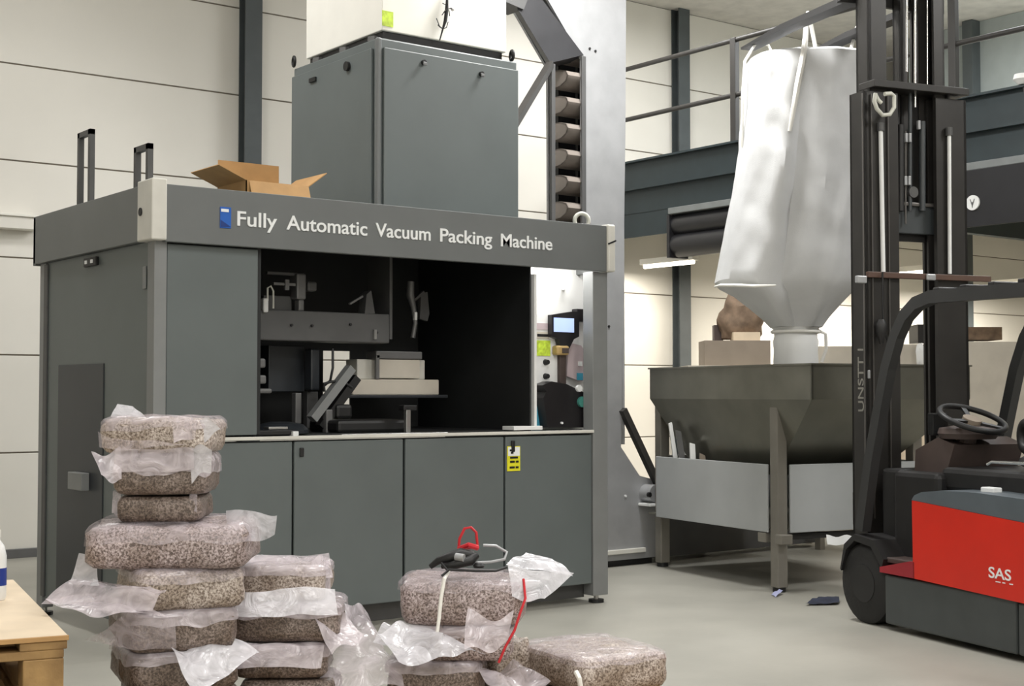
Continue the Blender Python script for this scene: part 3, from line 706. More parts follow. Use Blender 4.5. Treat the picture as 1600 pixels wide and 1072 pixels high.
# silhouette rows: photo y, left x, right x, half depth
rowsb = [(86, 1204, 1334, .14), (90, 1180, 1343, .30), (97, 1169, 1347, .38), (118, 1166, 1348, .40), (160, 1163, 1347, .41), (230, 1157, 1346, .42), (300, 1147, 1344, .43), (360, 1136, 1342, .44), (410, 1127, 1340, .44), (440, 1121, 1337, .43), (449, 1128, 1334, .41), (462, 1150, 1322, .36), (480, 1172, 1306, .28), (497, 1192, 1292, .21), (512, 1206, 1282, .165)]
NB = 72
def bag_ring(y, xl, xr, hd, kz):
    l, r = deep(xl, y, BD), deep(xr, y, BD); c = (l + r) / 2; hw = (r - l).length / 2; ring = []
    low = max(0, min(1, (y - 60) / 380))
    for j in range(NB):
        th = 2 * PI * j / NB; cs, sn = math.cos(th), math.sin(th); e = .62
        X = math.copysign(abs(cs) ** e, cs) * hw; D = math.copysign(abs(sn) ** e, sn) * hd
        xn = X / max(hw, .01)
        fold = 0.0
        if D < 0:
            fold += .10 * low * math.exp(-((xn + .12 + .10 * (1 - low)) / .13) ** 2)
            fold -= .03 * math.exp(-((xn + .5) / .3) ** 2) * low
            fold -= .04 * math.exp(-((xn - .4) / .35) ** 2) * low
            fold += .02 * math.sin(xn * 11 + y * .012) * (0.4 + .6 * (y > 200))
        nn = mnoise.noise(Vector((X * 3.0, D * 3.0, y * .006))) * .035 + mnoise.noise(Vector((X * 9.0 + y * .012, D * 9.0, y * .014))) * .022 + abs(mnoise.noise(Vector((X * 5 - y * .02, D * 5, y * .01 + 7)))) * .03
        ring.append(c + RGT * (X * (1 + nn * .3)) + FWD * (D + (fold + nn) * (1 if hw > .2 else .3)))
    return ring
vs = []
fine = []
for i in range(len(rowsb) - 1):
    a, b = rowsb[i], rowsb[i + 1]; n = max(1, int((b[0] - a[0]) / 12))
    for k in range(n): fine.append(tuple(a[m] + (b[m] - a[m]) * k / n for m in range(4)))
fine.append(rowsb[-1])
for k, rw in enumerate(fine): vs += bag_ring(*rw, k)
fs = [(i * NB + j, i * NB + (j + 1) % NB, (i + 1) * NB + (j + 1) % NB, (i + 1) * NB + j) for i in range(len(fine) - 1) for j in range(NB)] + [tuple(range(NB - 1, -1, -1))]
MB().add(vs, fs).build('bag_body', 'bag', bag, smooth=True)
# hem seam at the lower left, spout and its gathered collar
sm = MB().tube([deep(x, y, BD - dd) for x, y, dd in ((1117, 448, .0), (1126, 446, .16), (1150, 446, .36), (1180, 447, .455), (1212, 446, .44))], [.007, .012, .012, .011, .006], 8).build('hem', 'bag_strap', bag, smooth=True)
sc_ = deep(1243, 512, BD)
prof = [(.165, 0), (.15, -.02), (.148, -.06), (.158, -.10), (.152, -.16), (.156, -.24), (.15, -.30)]
MB().lathe(sc_, prof, 28).build('spout', 'white_plastic', bag, smooth=True)
MB().torus(sc_ + Vector((0, 0, -.03)), (0, 0, 1), .16, .012).build('spout_tie', 'bag_strap', bag, smooth=True)
MB().tube([deep(1278, 516, BD - .05), deep(1290, 522, BD - .08), deep(1291, 545, BD - .05), deep(1284, 566, BD - .03)], .012, 8).build('tie_tail', 'bag_strap', bag, smooth=True)
# ================================================================== LIFT TRUCK (local: x right, y forward, z up)
ta = math.radians(75)
W0 = onZ(1345, 975, 0)
lt = thing('lift_truck', 'red and dark grey electric lift truck with tall black mast and raised forks', 'lift truck', W0, ta - PI / 2)
TM = XF[lt.name]; TI = TM.inverted(); TXv = TM.to_3x3() @ Vector((1, 0, 0)); TYv = TM.to_3x3() @ Vector((0, 1, 0))
def sd(px, py, x0=0.0): return TI @ onplane(px, py, W0 + TXv * x0, TXv)      # point on a side plane -> local
def fc(px, py, y0=0.0): return TI @ onplane(px, py, W0 + TYv * y0, TYv)      # point on a cross plane -> local
def tb(n, a, b, m, par=lt, bev=.006): return box(n, a, b, m, par, bev, world=False)
TW = 1.04
YB = -2.1
# skirt, red body and cover
tb('skirt', (0.01, -1.275, .035), (TW - .01, -.215, .315), 'truck_skirt', bev=.012)
tb('skirt', (0.01, YB, .035), (TW - .01, -1.29, .30), 'truck_skirt', bev=.012)
st_ = MB().prism([(-.005, -.19, .325), (-.005, -.19, .355), (-.005, -.46, .415), (-.005, -.50, .415), (-.005, -.50, .325)], (.35, 0, 0)).build('step', 'red_dark', lt, world=False)
rb = [( -.49, .325), (-.485, .755), (YB, .66), (YB, .285)]
MB().prism([(-.005, y, z) for y, z in rb], (TW + .01, 0, 0)).build('red_body', 'red', lt, world=False)
tb('body_seam', (-.008, -1.435, .29), (-.004, -1.425, .69), 'red_dark', bev=0)
cvp = [(-.475, .757), (-.50, .785), (-.56, .806), (-.72, .825), (-1.0, .832), (YB, .80), (YB, .662)]
cv = MB().prism([(.0, y, z) for y, z in cvp], (TW, 0, 0)).build('battery_cover', 'cover', lt, world=False, smooth=True)
tb('cover_latch', (.1, -1.02, .825), (.16, -.92, .855), 'letter', cv)
# marks
p0, p1 = sd(1545, 891, -.006), sd(1580, 917, -.006)
dl = abs(p1.y - p0.y)
M4 = TM @ Matrix.Translation(Vector((-.006, p0.y, .405))) @ Matrix.Rotation(-PI / 2, 4, 'Z') @ Matrix.Rotation(PI / 2, 4, 'X')
lab(text_mesh('lettering', 'SAS', 'letter', lt, M4, .055, dl, .002, .01), 'white printed letters')
for yy, w_ in ((p0.y - .05, .035), (p0.y - .10, .02), (p0.y - .15, .025)):
    tb('print_dash', (-.0075, yy - w_, .386), (-.005, yy, .391), 'letter', bev=0)
# wheels
for x in (.02, TW - .22):
    wh = MB().tube([(x, 0, .235), (x + .02, 0, .235), (x + .18, 0, .235), (x + .2, 0, .235)], [.205, .234, .234, .205], 32).build('front_wheel', 'rubber', lt, smooth=True, world=False)
    MB().cyl((x - .004, 0, .235), (x + .01, 0, .235), .11, 20).build('wheel_hub', 'truck_black', wh, world=False)
for x in (.12, TW - .27):
    MB().tube([(x, -1.75, .17), (x + .15, -1.75, .17)], .17, 24).build('rear_wheel', 'rubber', lt, smooth=True, world=False)
# front cowl, floor, fender
fp = [(.30, .0), (.52, .05), (.56, -.18), (.44, -.3)]
MB().prism([(.0, .2, .30), (.0, .16, .45), (.0, .06, .52), (.0, -.12, .50), (.0, -.22, .40), (.0, -.2, .35), (.0, -.1, .46), (.0, .06, .48), (.0, .14, .42), (.0, .19, .29)], (.26, 0, 0)).build('fender', 'truck_black', lt, world=False)
tb('front_cowl', (.20, -.12, .30), (TW - .05, .06, .905), 'truck_black', bev=.02)
tb('side_cowl', (.16, -.5, .38), (.3, -.1, .90), 'truck_black', bev=.03)
tb('floor_plate', (.03, -.52, .38), (TW - .05, -.1, .41), 'truck_brown')
tb('seat_base', (.22, -2.0, .80), (TW - .1, -.45, .935), 'truck_black', bev=.03)
cs = MB().prism([(.28, -.14, .82), (.28, -.16, 1.02), (.28, -.36, 1.10), (.28, -.50, 1.06), (.28, -.44, .92), (.28, -.30, .80)], (.5, 0, 0)).build('dashboard', 'truck_brown', lt, world=False)
# steering wheel
sl, sr = sd(1472, 642, .42), sd(1570, 668, .42)
swc = (sl + sr) / 2; sR = .185
ax = Vector((.03, -.38, .92)).normalized()
sw = thing  # (keep helper names apart)
wheel = MB().torus(swc, ax, sR, .017, 40, 10).build('steering_wheel', 'black', lt, smooth=True, world=False)
MB().cyl(swc - ax * .03, swc + ax * .005, .055, 18).build('wheel_boss', 'carton_grey', wheel, world=False)
u_ = ax.orthogonal().normalized(); v_ = ax.cross(u_)
for k in range(3):
    d = u_ * math.cos(2.1 * k + .4) + v_ * math.sin(2.1 * k + .4)
    MB().bar(swc - ax * .015, swc + d * sR, .03, .014, ax).build('wheel_spoke', 'truck_black', wheel, world=False)
MB().cyl(swc - ax * .03, swc - ax * .34, .05, 14, .07).build('steering_column', 'truck_brown', lt, world=False)
MB().lathe(swc - ax * .09, [(.15, -.03), (.17, .0), (.16, .03), (.05, .05)], 24).build('column_shroud', 'truck_brown', lt, smooth=True, world=False)
c = swc + Vector((-.05, .22, .0)); tb('display_box', (c.x - .05, c.y, c.z - .10), (c.x + .06, c.y + .05, c.z + .03), 'black')
# seat on the right edge
MB().torus(sd(1606, 682, .5), (.9, -.3, 0), .075, .03, 24, 10).build('armrest', 'truck_black', lt, smooth=True, world=False)
tb('seat_cushion', (.27, -1.55, .96), (.80, -1.0, 1.02), 'truck_black', bev=.05)
tb('seat_back', (.27, -1.72, .98), (.80, -1.56, 1.5), 'truck_black', bev=.05)
hb = MB().tube([sd(1543, 726, .2), sd(1550, 722, .2), sd(1590, 724, .2), sd(1625, 726, .2)], .009, 8).build('grab_handle', 'chrome', lt, smooth=True, world=False)
p_ = sd(1606, 682, .5); MB().bar(p_ + Vector((0, 0, -.06)), Vector((p_.x, p_.y, .93)), .03, .03).build('armrest_stalk', 'truck_black', lt, world=False)
# overhead guard
def guard(x):
    pts = [sd(1348, 828, .05), sd(1362, 720, .05), sd(1376, 640, .05), sd(1388, 575, .05), sd(1402, 525, .05), sd(1416, 494, .05), sd(1434, 474, .05), sd(1458, 464, .05), sd(1520, 459, .05), sd(1600, 453, .05)]
    pts = [Vector((x, p.y, p.z)) for p in pts]; pts.append(Vector((x, YB + .25, pts[-1].z)))
    pts += [Vector((x, YB + .08, pts[-1].z - .1)), Vector((x, YB + .05, .82))]
    m_ = MB()
    for a, b in zip(pts[:-1], pts[1:]): pass
    # rectangular section swept along the path
    vs = []
    for i, p in enumerate(pts):
        a = pts[max(0, i - 1)]; b = pts[min(len(pts) - 1, i + 1)]; d = (b - a).normalized(); nrm = Vector((0, -d.z, d.y))
        w2 = .03; h2 = .036
        vs += [p + Vector((-w2, 0, 0)) - nrm * h2, p + Vector((w2, 0, 0)) - nrm * h2, p + Vector((w2, 0, 0)) + nrm * h2, p + Vector((-w2, 0, 0)) + nrm * h2]
    fs = [(0, 1, 2, 3)] + [tuple(reversed([4 * (len(pts) - 1) + j for j in range(4)]))]
    for i in range(len(pts) - 1): fs += [(4 * i + j, 4 * i + (j + 1) % 4, 4 * i + 4 + (j + 1) % 4, 4 * i + 4 + j) for j in range(4)]
    return m_.add(vs, fs).build('guard_frame', 'guard_grey', lt, world=False), pts
g1, gp = guard(.05); g2, _ = guard(TW - .05)
gz = gp[8].z
for k in range(7):
    y = gp[7].y - .02 - k * .22
    tb('guard_bar', (.05, y - .025, gz + .03), (TW - .05, y + .025, gz + .055), 'truck_black')
# mast
MY = .2
xo0, xo1 = fc(1341, 400, MY).x, fc(1503, 400, MY).x
zc1, zc2 = fc(1420, 141, MY).z, fc(1430, 434, MY).z
def channel(name, x, w_, d_, z0, z1, side, y=MY, m='mast'):
    mb = MB(); tt = .018
    mb.box((x, y - d_ / 2, z0), (x + (tt if side > 0 else w_), y + d_ / 2, z1)) if False else None
    xa = x; xb = x + w_
    web = (xa, xa + tt) if side > 0 else (xb - tt, xb)
    mb.box((web[0], y - d_ / 2, z0), (web[1], y + d_ / 2, z1)); mb.box((xa, y - d_ / 2, z0), (xb, y - d_ / 2 + tt, z1)); mb.box((xa, y + d_ / 2 - tt, z0), (xb, y + d_ / 2, z1))
    return mb.build(name, m, lt, world=False)
lw = fc(1393, 400, MY).x - xo0; rw = xo1 - fc(1449, 400, MY).x
ztop = fc(1350, 146, MY).z
oc = channel('outer_mast', xo0, lw, .15, .08, ztop, 1); channel('outer_mast', xo1 - rw + .02, rw - .035, .10, .08, ztop, -1, MY - .02)
ix0, ix1 = fc(1349, 60, MY).x, fc(1376, 60, MY).x; jx0, jx1 = fc(1450, 60, MY).x, fc(1466, 60, MY).x
channel('inner_mast', ix0, ix1 - ix0, .13, .3, 4.3, 1, MY + .01); channel('inner_mast', jx0, jx1 - jx0, .13, .3, 4.3, -1, MY + .01)
kx0, kx1 = fc(1401, 60, MY + .08).x, fc(1411, 60, MY + .08).x
channel('third_mast', kx0, kx1 - kx0, .08, 2.6, 4.35, 1, MY + .08); 
kx2, kx3 = fc(1428, 60, MY + .08).x, fc(1447, 60, MY + .08).x
channel('third_mast', kx2, kx3 - kx2, .08, 2.6, 4.35, -1, MY + .08)
for px in (1348, 1362, 1388): 
    p = fc(px, 300, MY - .085)
    tb('mast_edge_strip', (p.x, MY - .087, .6), (p.x + .006, MY - .079, ztop - .02), 'mast_edge', bev=0)
tb('top_cross_member', (xo0 + .05, MY - .11, zc1 - .025), (xo1 - .02, MY + .05, zc1 + .02), 'mast', bev=.004)
tb('middle_cross_member', (xo0, MY - .10, zc2 - .018), (fc(1532, 436, MY).x, MY - .07, zc2 + .018), 'crossbar', bev=.004)
c = fc(1455, 433, MY - .11); tb('cross_plate', (c.x - .035, MY - .115, c.z - .02), (c.x + .035, MY - .10, c.z + .02), 'galvanised', bev=.008)
c = fc(1342, 436, MY - .11); tb('mast_clamp', (c.x - .02, MY - .125, c.z - .025), (c.x + .05, MY - .095, c.z + .02), 'galvanised', bev=.006)
tb('low_cross_member', (xo0, MY + .05, .55), (xo1, MY + .08, .75), 'mast', bev=.004)
a_, b_ = fc(1384, 318, MY + .02), fc(1462, 368, MY + .02)
cpn = tb('carriage_plate', (a_.x, MY - .0, b_.z), (b_.x, MY + .03, a_.z), 'truck_grey', bev=.006)
tb('carriage_lip', (a_.x, MY - .02, a_.z - .012), (b_.x + .02, MY + .03, a_.z + .012), 'mast_edge', cpn)
tb('carriage_backing', (xo0 + .06, MY + .05, fc(1400, 375, MY).z), (xo1 - .05, MY + .07, zc1 - .02), 'truck_black', bev=0)
for (px, y0, y1, dx, m, r_) in ((1376, 205, 425, 4, 'white_plastic', .014), (1483, 212, 428, 1, 'white_plastic', .012)):
    p, q_ = fc(px, y0, MY - .09), fc(px + dx, y1, MY - .09)
    MB().cyl(p, q_, r_, 12).build('lift_rod', m, lt, smooth=True, world=False)
    MB().cyl(p + Vector((0, 0, .0)), p + Vector((0, 0, .05)), .022, 12).build('rod_head', 'mid_metal', lt, world=False)
for px, y0, y1, m, r_ in ((1417, -30, 112, 'chrome', .008), (1430, -30, 168, 'chrome', .009), (1449, -30, 135, 'chrome', .005), (1422, 130, 330, 'truck_grey', .012), (1415, 205, 350, 'mast_edge', .006), (1407, 195, 330, 'truck_black', .022), (1441, 190, 330, 'truck_grey', .02)):
    MB().cyl(fc(px, y0, MY - .02), fc(px, y1, MY - .02), r_, 12).build('lift_cylinder' if r_ > .01 else 'lift_chain', m, lt, smooth=True, world=False)
for px, py in ((1417, 215), (1423, 215), (1416, 282), (1422, 282), (1437, 195), (1380, 195)):
    c = fc(px, py, MY - .05); tb('chain_link', (c.x - .009, c.y, c.z - .028), (c.x + .009, c.y + .02, c.z + .028), 'galvanised', bev=.003)
c = fc(1428, 300, MY - .04); MB().cyl(c, c + Vector((0, .05, 0)), .035, 16).build('chain_pulley', 'mid_metal', lt, world=False)
c = fc(1384, 158, MY - .14)
hs = MB().tube([fc(x, y, MY - .14) for x, y in ((1368, 146), (1366, 158), (1370, 170), (1379, 180), (1390, 179), (1397, 168), (1397, 150), (1392, 146), (1382, 147))], .013, 10).build('hose_loop', 'hose', lt, smooth=True, world=False)
MB().tube([fc(x, y, MY - .13) for x, y in ((1368, 148), (1372, 156), (1377, 161))], .012, 8).build('hose_end', 'hose', lt, smooth=True, world=False)
MB().tube([fc(x, y, MY - .12) for x, y in ((1379, 425), (1379, 470), (1380, 510), (1388, 535))], .006, 8).build('mast_cable', 'black', lt, smooth=True, world=False)
c = fc(1377, 512, MY - .12); MB().lathe(c, [(.01, -.1), (.03, -.04), (.035, .02), (.02, .05)], 14).build('cable_boot', 'truck_black', lt, smooth=True, world=False)
c = fc(1359, 585, MY - .10); tb('mast_clip', (c.x - .006, c.y, c.z - .025), (c.x + .006, c.y + .015, c.z + .025), 'galvanised', bev=.003)
pA, pB = fc(1347, 643, MY - .088), fc(1347, 545, MY - .088)
M4 = TM @ Matrix.Translation(Vector((fc(1349, 600, MY - .088).x, MY - .088, pA.z))) @ Matrix.Rotation(PI / 2, 4, 'X') @ Matrix.Rotation(PI / 2, 4, 'Z')
lab(text_mesh('mast_lettering', 'UNSTT I', 'mast_mark', lt, M4, .04, pB.z - pA.z, .002, .008), 'worn vertical grey letters')
# forks and carriage up high
tb('fork_carriage', (.12, MY + .12, 3.78), (.92, MY + .16, 3.90), 'truck_black')
tb('fork_carriage', (.12, MY + .12, 4.15), (.92, MY + .16, 4.24), 'truck_black')
ft = fc(1168, 77, 1.62)
for x in (ft.x, 2 * .52 - ft.x):
    prof_ = [(MY + .17, 3.80), (MY + .17, 4.26), (MY + .21, 4.26), (MY + .22, 3.845), (ft.y - .5, 3.84), (ft.y, ft.z + .008), (ft.y, ft.z - .008), (ft.y - .5, 3.80)]
    MB().prism([(x - .055, y, z) for y, z in prof_], (.11, 0, 0)).build('fork', 'truck_black', lt, world=False)
# bag lifting loops over the forks
def loop(pts, r=.014, nm='lifting_loop'):
    return MB().tube(pts, r, 8).build(nm, 'bag_strap', bag, smooth=True)
loop([deep(1234, 205, BD - .45), deep(1240, 170, BD - .47), deep(1247, 130, BD - .47), deep(1253, 100, BD - .45), deep(1256, 82, BD - .40), deep(1259, 55, BD - .32), deep(1260, 30, BD - .26), deep(1262, 20, BD - .2), deep(1268, 42, BD - .14), deep(1275, 78, BD - .1)], [.012, .018, .022, .022, .022, .018, .015, .014, .014, .014])
loop([deep(1160, 230, BD - .1), deep(1160, 150, BD - .15), deep(1164, 95, BD - .1), deep(1182, 66, BD - .05), deep(1200, 70, BD + .05), deep(1210, 90, BD)], .010)
loop([deep(1330, 75, BD - .2), deep(1338, 45, BD - .1), deep(1344, 30, BD - .05), deep(1348, 60, BD)], .012)
# ================================================================== BACKGROUND BEHIND THE HOPPER
def carton(name, x0, y0, x1, y1, d, depth, m, label, cat, ground=False, par=None):
    a, b = deep(x0, y0, d), deep(x1, y1, d); z1, z0 = a.z, (0 if ground else b.z); wv = (b - a); wv.z = 0; L_ = wv.length; u = wv.normalized(); n = Vector((-u.y, u.x, 0))
    if n.dot(FWD) < 0: n = -n
    P = Vector((a.x, a.y, z0)); mb = MB()
    mb.prism([P, P + u * L_, P + u * L_ + n * depth, P + n * depth], (0, 0, z1 - z0))
    o = mb.build(name, m); return tag(o, label, cat)
bt = thing('packing_bench', 'low beige packing bench standing behind the steel hopper', 'bench', deep(1150, 620, 12.2))
a, b = deep(1075, 573, 12.2), deep(1300, 573, 12.2)
a.z = b.z = 0; u = (b - a).normalized(); n = FWD.copy()
zt_ = deep(1150, 571, 12.2).z
MB().prism([a + UPZ * (zt_ - .04), b + UPZ * (zt_ - .04), b + n * .7 + UPZ * (zt_ - .04), a + n * .7 + UPZ * (zt_ - .04)], (0, 0, .04)).build('bench_top', 'carton_beige', bt)
for s in (.08, .92):
    for e in (.08, .62):
        p = a.lerp(b, s) + n * e; MB().bar(p, p + UPZ * (zt_ - .04), .06, .06).build('bench_leg', 'hopper_leg', bt)
carton('grey_carton', 1101, 532, 1204, 571, 12.3, .4, 'carton_grey', 'flat grey-brown carton on the bench behind the hopper', 'carton')
carton('cream_carton', 1146, 519, 1188, 532, 12.35, .2, 'cardboard_light', 'small cream carton on top of the grey-brown carton', 'carton')
random.seed(11)
def blob(cx, cy, d, rx, rz, name, label, cat, m):
    bm = bmesh.new(); bmesh.ops.create_icosphere(bm, subdivisions=3, radius=1); c = deep(cx, cy, d)
    for v in bm.verts:
        nn = 1 + .35 * mnoise.noise(v.co * 1.7 + Vector((cx, 0, 0))) + .12 * mnoise.noise(v.co * 5)
        p = v.co * nn; v.co = c + RGT * (p.x * rx) + FWD * (p.y * rx * .7) + UPZ * (max(p.z, -.8) * rz)
    bm.verts.index_update(); mb = MB(); mb.add([v.co.copy() for v in bm.verts], [[v.index for v in f.verts] for f in bm.faces]); bm.free()
    return tag(mb.build(name, m, smooth=True), label, cat)
blob(1158, 500, 12.55, .21, .22, 'paper_sack', 'crumpled brown paper sack behind the small cream carton', 'sack', 'sack')
carton('dark_bottle_crate', 1116, 508, 1130, 532, 12.6, .12, 'truck_brown', 'small dark brown crate left of the crumpled sack', 'crate')
carton('pale_crate', 1262, 541, 1345, 700, 13.2, .8, 'carton_beige', 'pale beige crate on the floor just right of the bag spout', 'crate', True)
carton('pale_pallet_box', 1398, 538, 1449, 700, 13.0, .8, 'carton_beige', 'pale beige pallet box seen between the two mast uprights', 'pallet box', True)
blob(1440, 556, 12.9, .05, .12, 'plastic_wrap', 'crumpled white plastic wrap hanging on the pale box between mast uprights', 'plastic wrap', 'white_plastic')
carton('black_case', 1434, 507, 1450, 536, 13.3, .3, 'truck_black', 'small black case on the pale box between mast uprights', 'case')
carton('grey_pallet_box', 1500, 534, 1640, 760, 12.4, 1.0, 'carton_beige', 'large grey-beige pallet box behind the steering wheel of the lift truck', 'pallet box', True)
carton('brown_carton', 1509, 511, 1566, 531, 12.8, .4, 'sack', 'low brown carton on the large grey-beige pallet box', 'carton')
carton('cardboard_sleeve', 1400, 640, 1445, 735, 11.6, .3, 'cardboard_light', 'upright pale cardboard sleeve behind the dashboard of the lift truck', 'carton', True)
fl = thing('ceiling_flood_lamp', 'small white flood lamp above the mezzanine edge at far right', 'lamp', onX(1597, 122, MX - .05))
MB().lathe(onX(1597, 124, MX - .05), [(.03, -.04), (.07, 0), (.06, .04), (.01, .05)], 18).build('lamp_shade', 'white_plastic', fl, smooth=True)
MB().bar(onX(1597, 124, MX - .05) + Vector((0, 0, .0)), onX(1597, 124, MX - .05) + Vector((.05, 0, -.1)), .02, .02).build('lamp_arm', 'grey_metal', fl)
# ================================================================== FLOOR CLUTTER
cl = quad_sheet([onZ(1258, 944, .012), onZ(1278, 931, .03), onZ(1312, 930, .03), onZ(1310, 943, .012)], .012, 8, 14, 8, 3).build('dark_rag', 'navy', smooth=True)
tag(cl, 'dark navy rag lying on the floor beside the lift truck wheel', 'rag')
tp = quad_sheet([onZ(1205, 928, .008), onZ(1218, 920, .03), onZ(1224, 922, .03), onZ(1212, 932, .008)], .006, 8, 8, 6, 5).build('tape_scrap', 'tape', smooth=True)
tag(tp, 'scrap of bluish tape on the floor at the near hopper leg', 'tape')
sc2 = MB().bar(onZ(941, 890, .02), onZ(946, 908, .02), .03, .03).build('white_scrap', 'white_plastic'); tag(sc2, 'narrow white scrap on the floor right of the machine foot', 'scrap')
# ================================================================== PALLETS
def make_pallet(label, loc, rz, group=None, L_=1.2, W_=.8):
    t = thing('wooden_pallet', label, 'pallet', loc, rz, group)
    for k in range(5):
        y = -W_ / 2 + .05 + (W_ - .1) * k / 4
        box('deck_board', (-L_ / 2, y - .058, .122), (L_ / 2, y + .058, .144), 'wood', t, .003, world=False)
    for x in (-L_ / 2 + .05, 0, L_ / 2 - .05):
        box('stringer_board', (x - .05, -W_ / 2, .100), (x + .05, W_ / 2, .122), 'wood', t, .003, world=False)
        for y in (-W_ / 2 + .05, 0, W_ / 2 - .05):
            box('block', (x - .05, y - .05, .022), (x + .05, y + .05, .100), 'wood', t, .004, world=False)
    for y in (-W_ / 2 + .05, 0, W_ / 2 - .05):
        box('bottom_board', (-L_ / 2, y - .05, 0), (L_ / 2, y + .05, .022), 'wood', t, .003, world=False)
    return t
def dup(root, loc, rz, label, group=None):
    r = root.copy(); COL.objects.link(r); r.location = loc; r.rotation_euler = (0, 0, rz); r['label'] = label
    if group: r['group'] = group
    elif 'group' in r: del r['group']
    for ch in root.children:
        c = ch.copy(); COL.objects.link(c); c.parent = r
    return r
# left: five pallets under a sheet of cardboard
PH = .144
e0 = rd(-1.144, 3.63); e1 = rd(-1.67, 4.72)
along = (e1 - e0); along.z = 0; along.normalize(); left = Vector((-along.y, along.x, 0))
pc = e0 + along * .6 + left * .4; pc.z = 0
prz = math.atan2(along.y, along.x)
nm = ['bottom wooden pallet in the pile at the left edge', 'second wooden pallet up in the pile at the left edge', 'middle wooden pallet in the pile at the left edge', 'fourth wooden pallet up in the pile at the left edge', 'top wooden pallet in the left pile carrying the tan cardboard sheet']
p0_ = make_pallet(nm[0], pc, prz, 'pallets piled at the left edge')
for k in range(1, 5): dup(p0_, pc + UPZ * PH * k, prz, nm[k], 'pallets piled at the left edge')
sh = thing('cardboard_sheet', 'tan cardboard sheet on the pile of wooden pallets at left', 'cardboard', pc + UPZ * PH * 5, prz)
box('sheet', (-.605, -.41, .001), (.605, .41, .012), 'cardboard_light', sh, .002, world=False)
box('sheet_edge', (-.606, -.411, .0005), (-.595, .41, .0125), 'cardboard', sh, .001, world=False)
bp = deep(-6, 895, 4.25); bz_ = PH * 5 + .013
bo = thing('plastic_bottle', 'plastic bottle with blue and white label on the cardboard sheet at left edge', 'bottle', (bp.x, bp.y, bz_))
zt_ = deep(-4, 828, 4.25).z - bz_
k_ = zt_ / .24
MB().lathe((bp.x, bp.y, bz_), [(.03 * k_, .0), (.034 * k_, .01), (.034 * k_, .15 * k_), (.026 * k_, .185 * k_), (.012 * k_, .205 * k_), (.012 * k_, .22 * k_)], 20).build('bottle_body', 'white_plastic', bo, smooth=True)
MB().cyl((bp.x, bp.y, bz_ + .05 * k_), (bp.x, bp.y, bz_ + .11 * k_), .0345 * k_, 20).build('bottle_label', 'bottle_blue', bo, smooth=True)
MB().cyl((bp.x, bp.y, bz_ + .215 * k_), (bp.x, bp.y, bz_ + .24 * k_), .014 * k_, 14).build('bottle_cap', 'white_paint', bo, smooth=True)
# under the stacks: two piles of two pallets side by side
prz2 = math.atan2(RGT.y, RGT.x)
base_z = 2 * PH
for k, r in enumerate((-.60, .605)):
    for j in range(2):
        dup(p0_, rd(r, 4.27, PH * j), prz2, ['lower', 'upper'][j] + ' wooden pallet under the ' + ['left', 'right'][k] + ' brick stacks', 'pallets under the brick stacks')
# ================================================================== VACUUM-PACKED BRICKS
def brick_block(w_, d_, h_, seed, amp=.012, e=8.0):
    """lumpy rounded block in local axes, base on z = 0"""
    n = (12, 10, 5); bm = bmesh.new(); mb = MB()
    def srf(p):
        q = Vector(p)
        l = (abs(q.x) ** e + abs(q.y) ** e + abs(q.z) ** e) ** (1 / e)
        q = q / l
        s = Vector((q.x * w_ / 2, q.y * d_ / 2, q.z * h_ / 2))
        k = mnoise.noise(s * 14 + Vector((seed, 0, 0))) * amp + mnoise.noise(s * 40 + Vector((0, seed, 0))) * amp * .45
        if q.z < -.8: k *= .2
        return s + q.normalized() * k + Vector((0, 0, h_ / 2))
    for ax in range(3):
        i, j = [(1, 2), (2, 0), (0, 1)][ax]
        for sg in (-1, 1):
            def fn(u, v):
                p = [0, 0, 0]; p[ax] = sg; p[i] = u * 2 - 1; p[j] = v * 2 - 1
                return srf(p)
            mb.sheet(fn, n[i], n[j])
    for v in mb.v: v.z = max(v.z, 0.0)
    return mb
def weld(o):
    bm = bmesh.new(); bm.from_mesh(o.data); bmesh.ops.remove_doubles(bm, verts=bm.verts, dist=1e-5); bmesh.ops.recalc_face_normals(bm, faces=bm.faces); bm.to_mesh(o.data); bm.free()
    o.data.polygons.foreach_set('use_smooth', [True] * len(o.data.polygons)); return o
NBR = 0
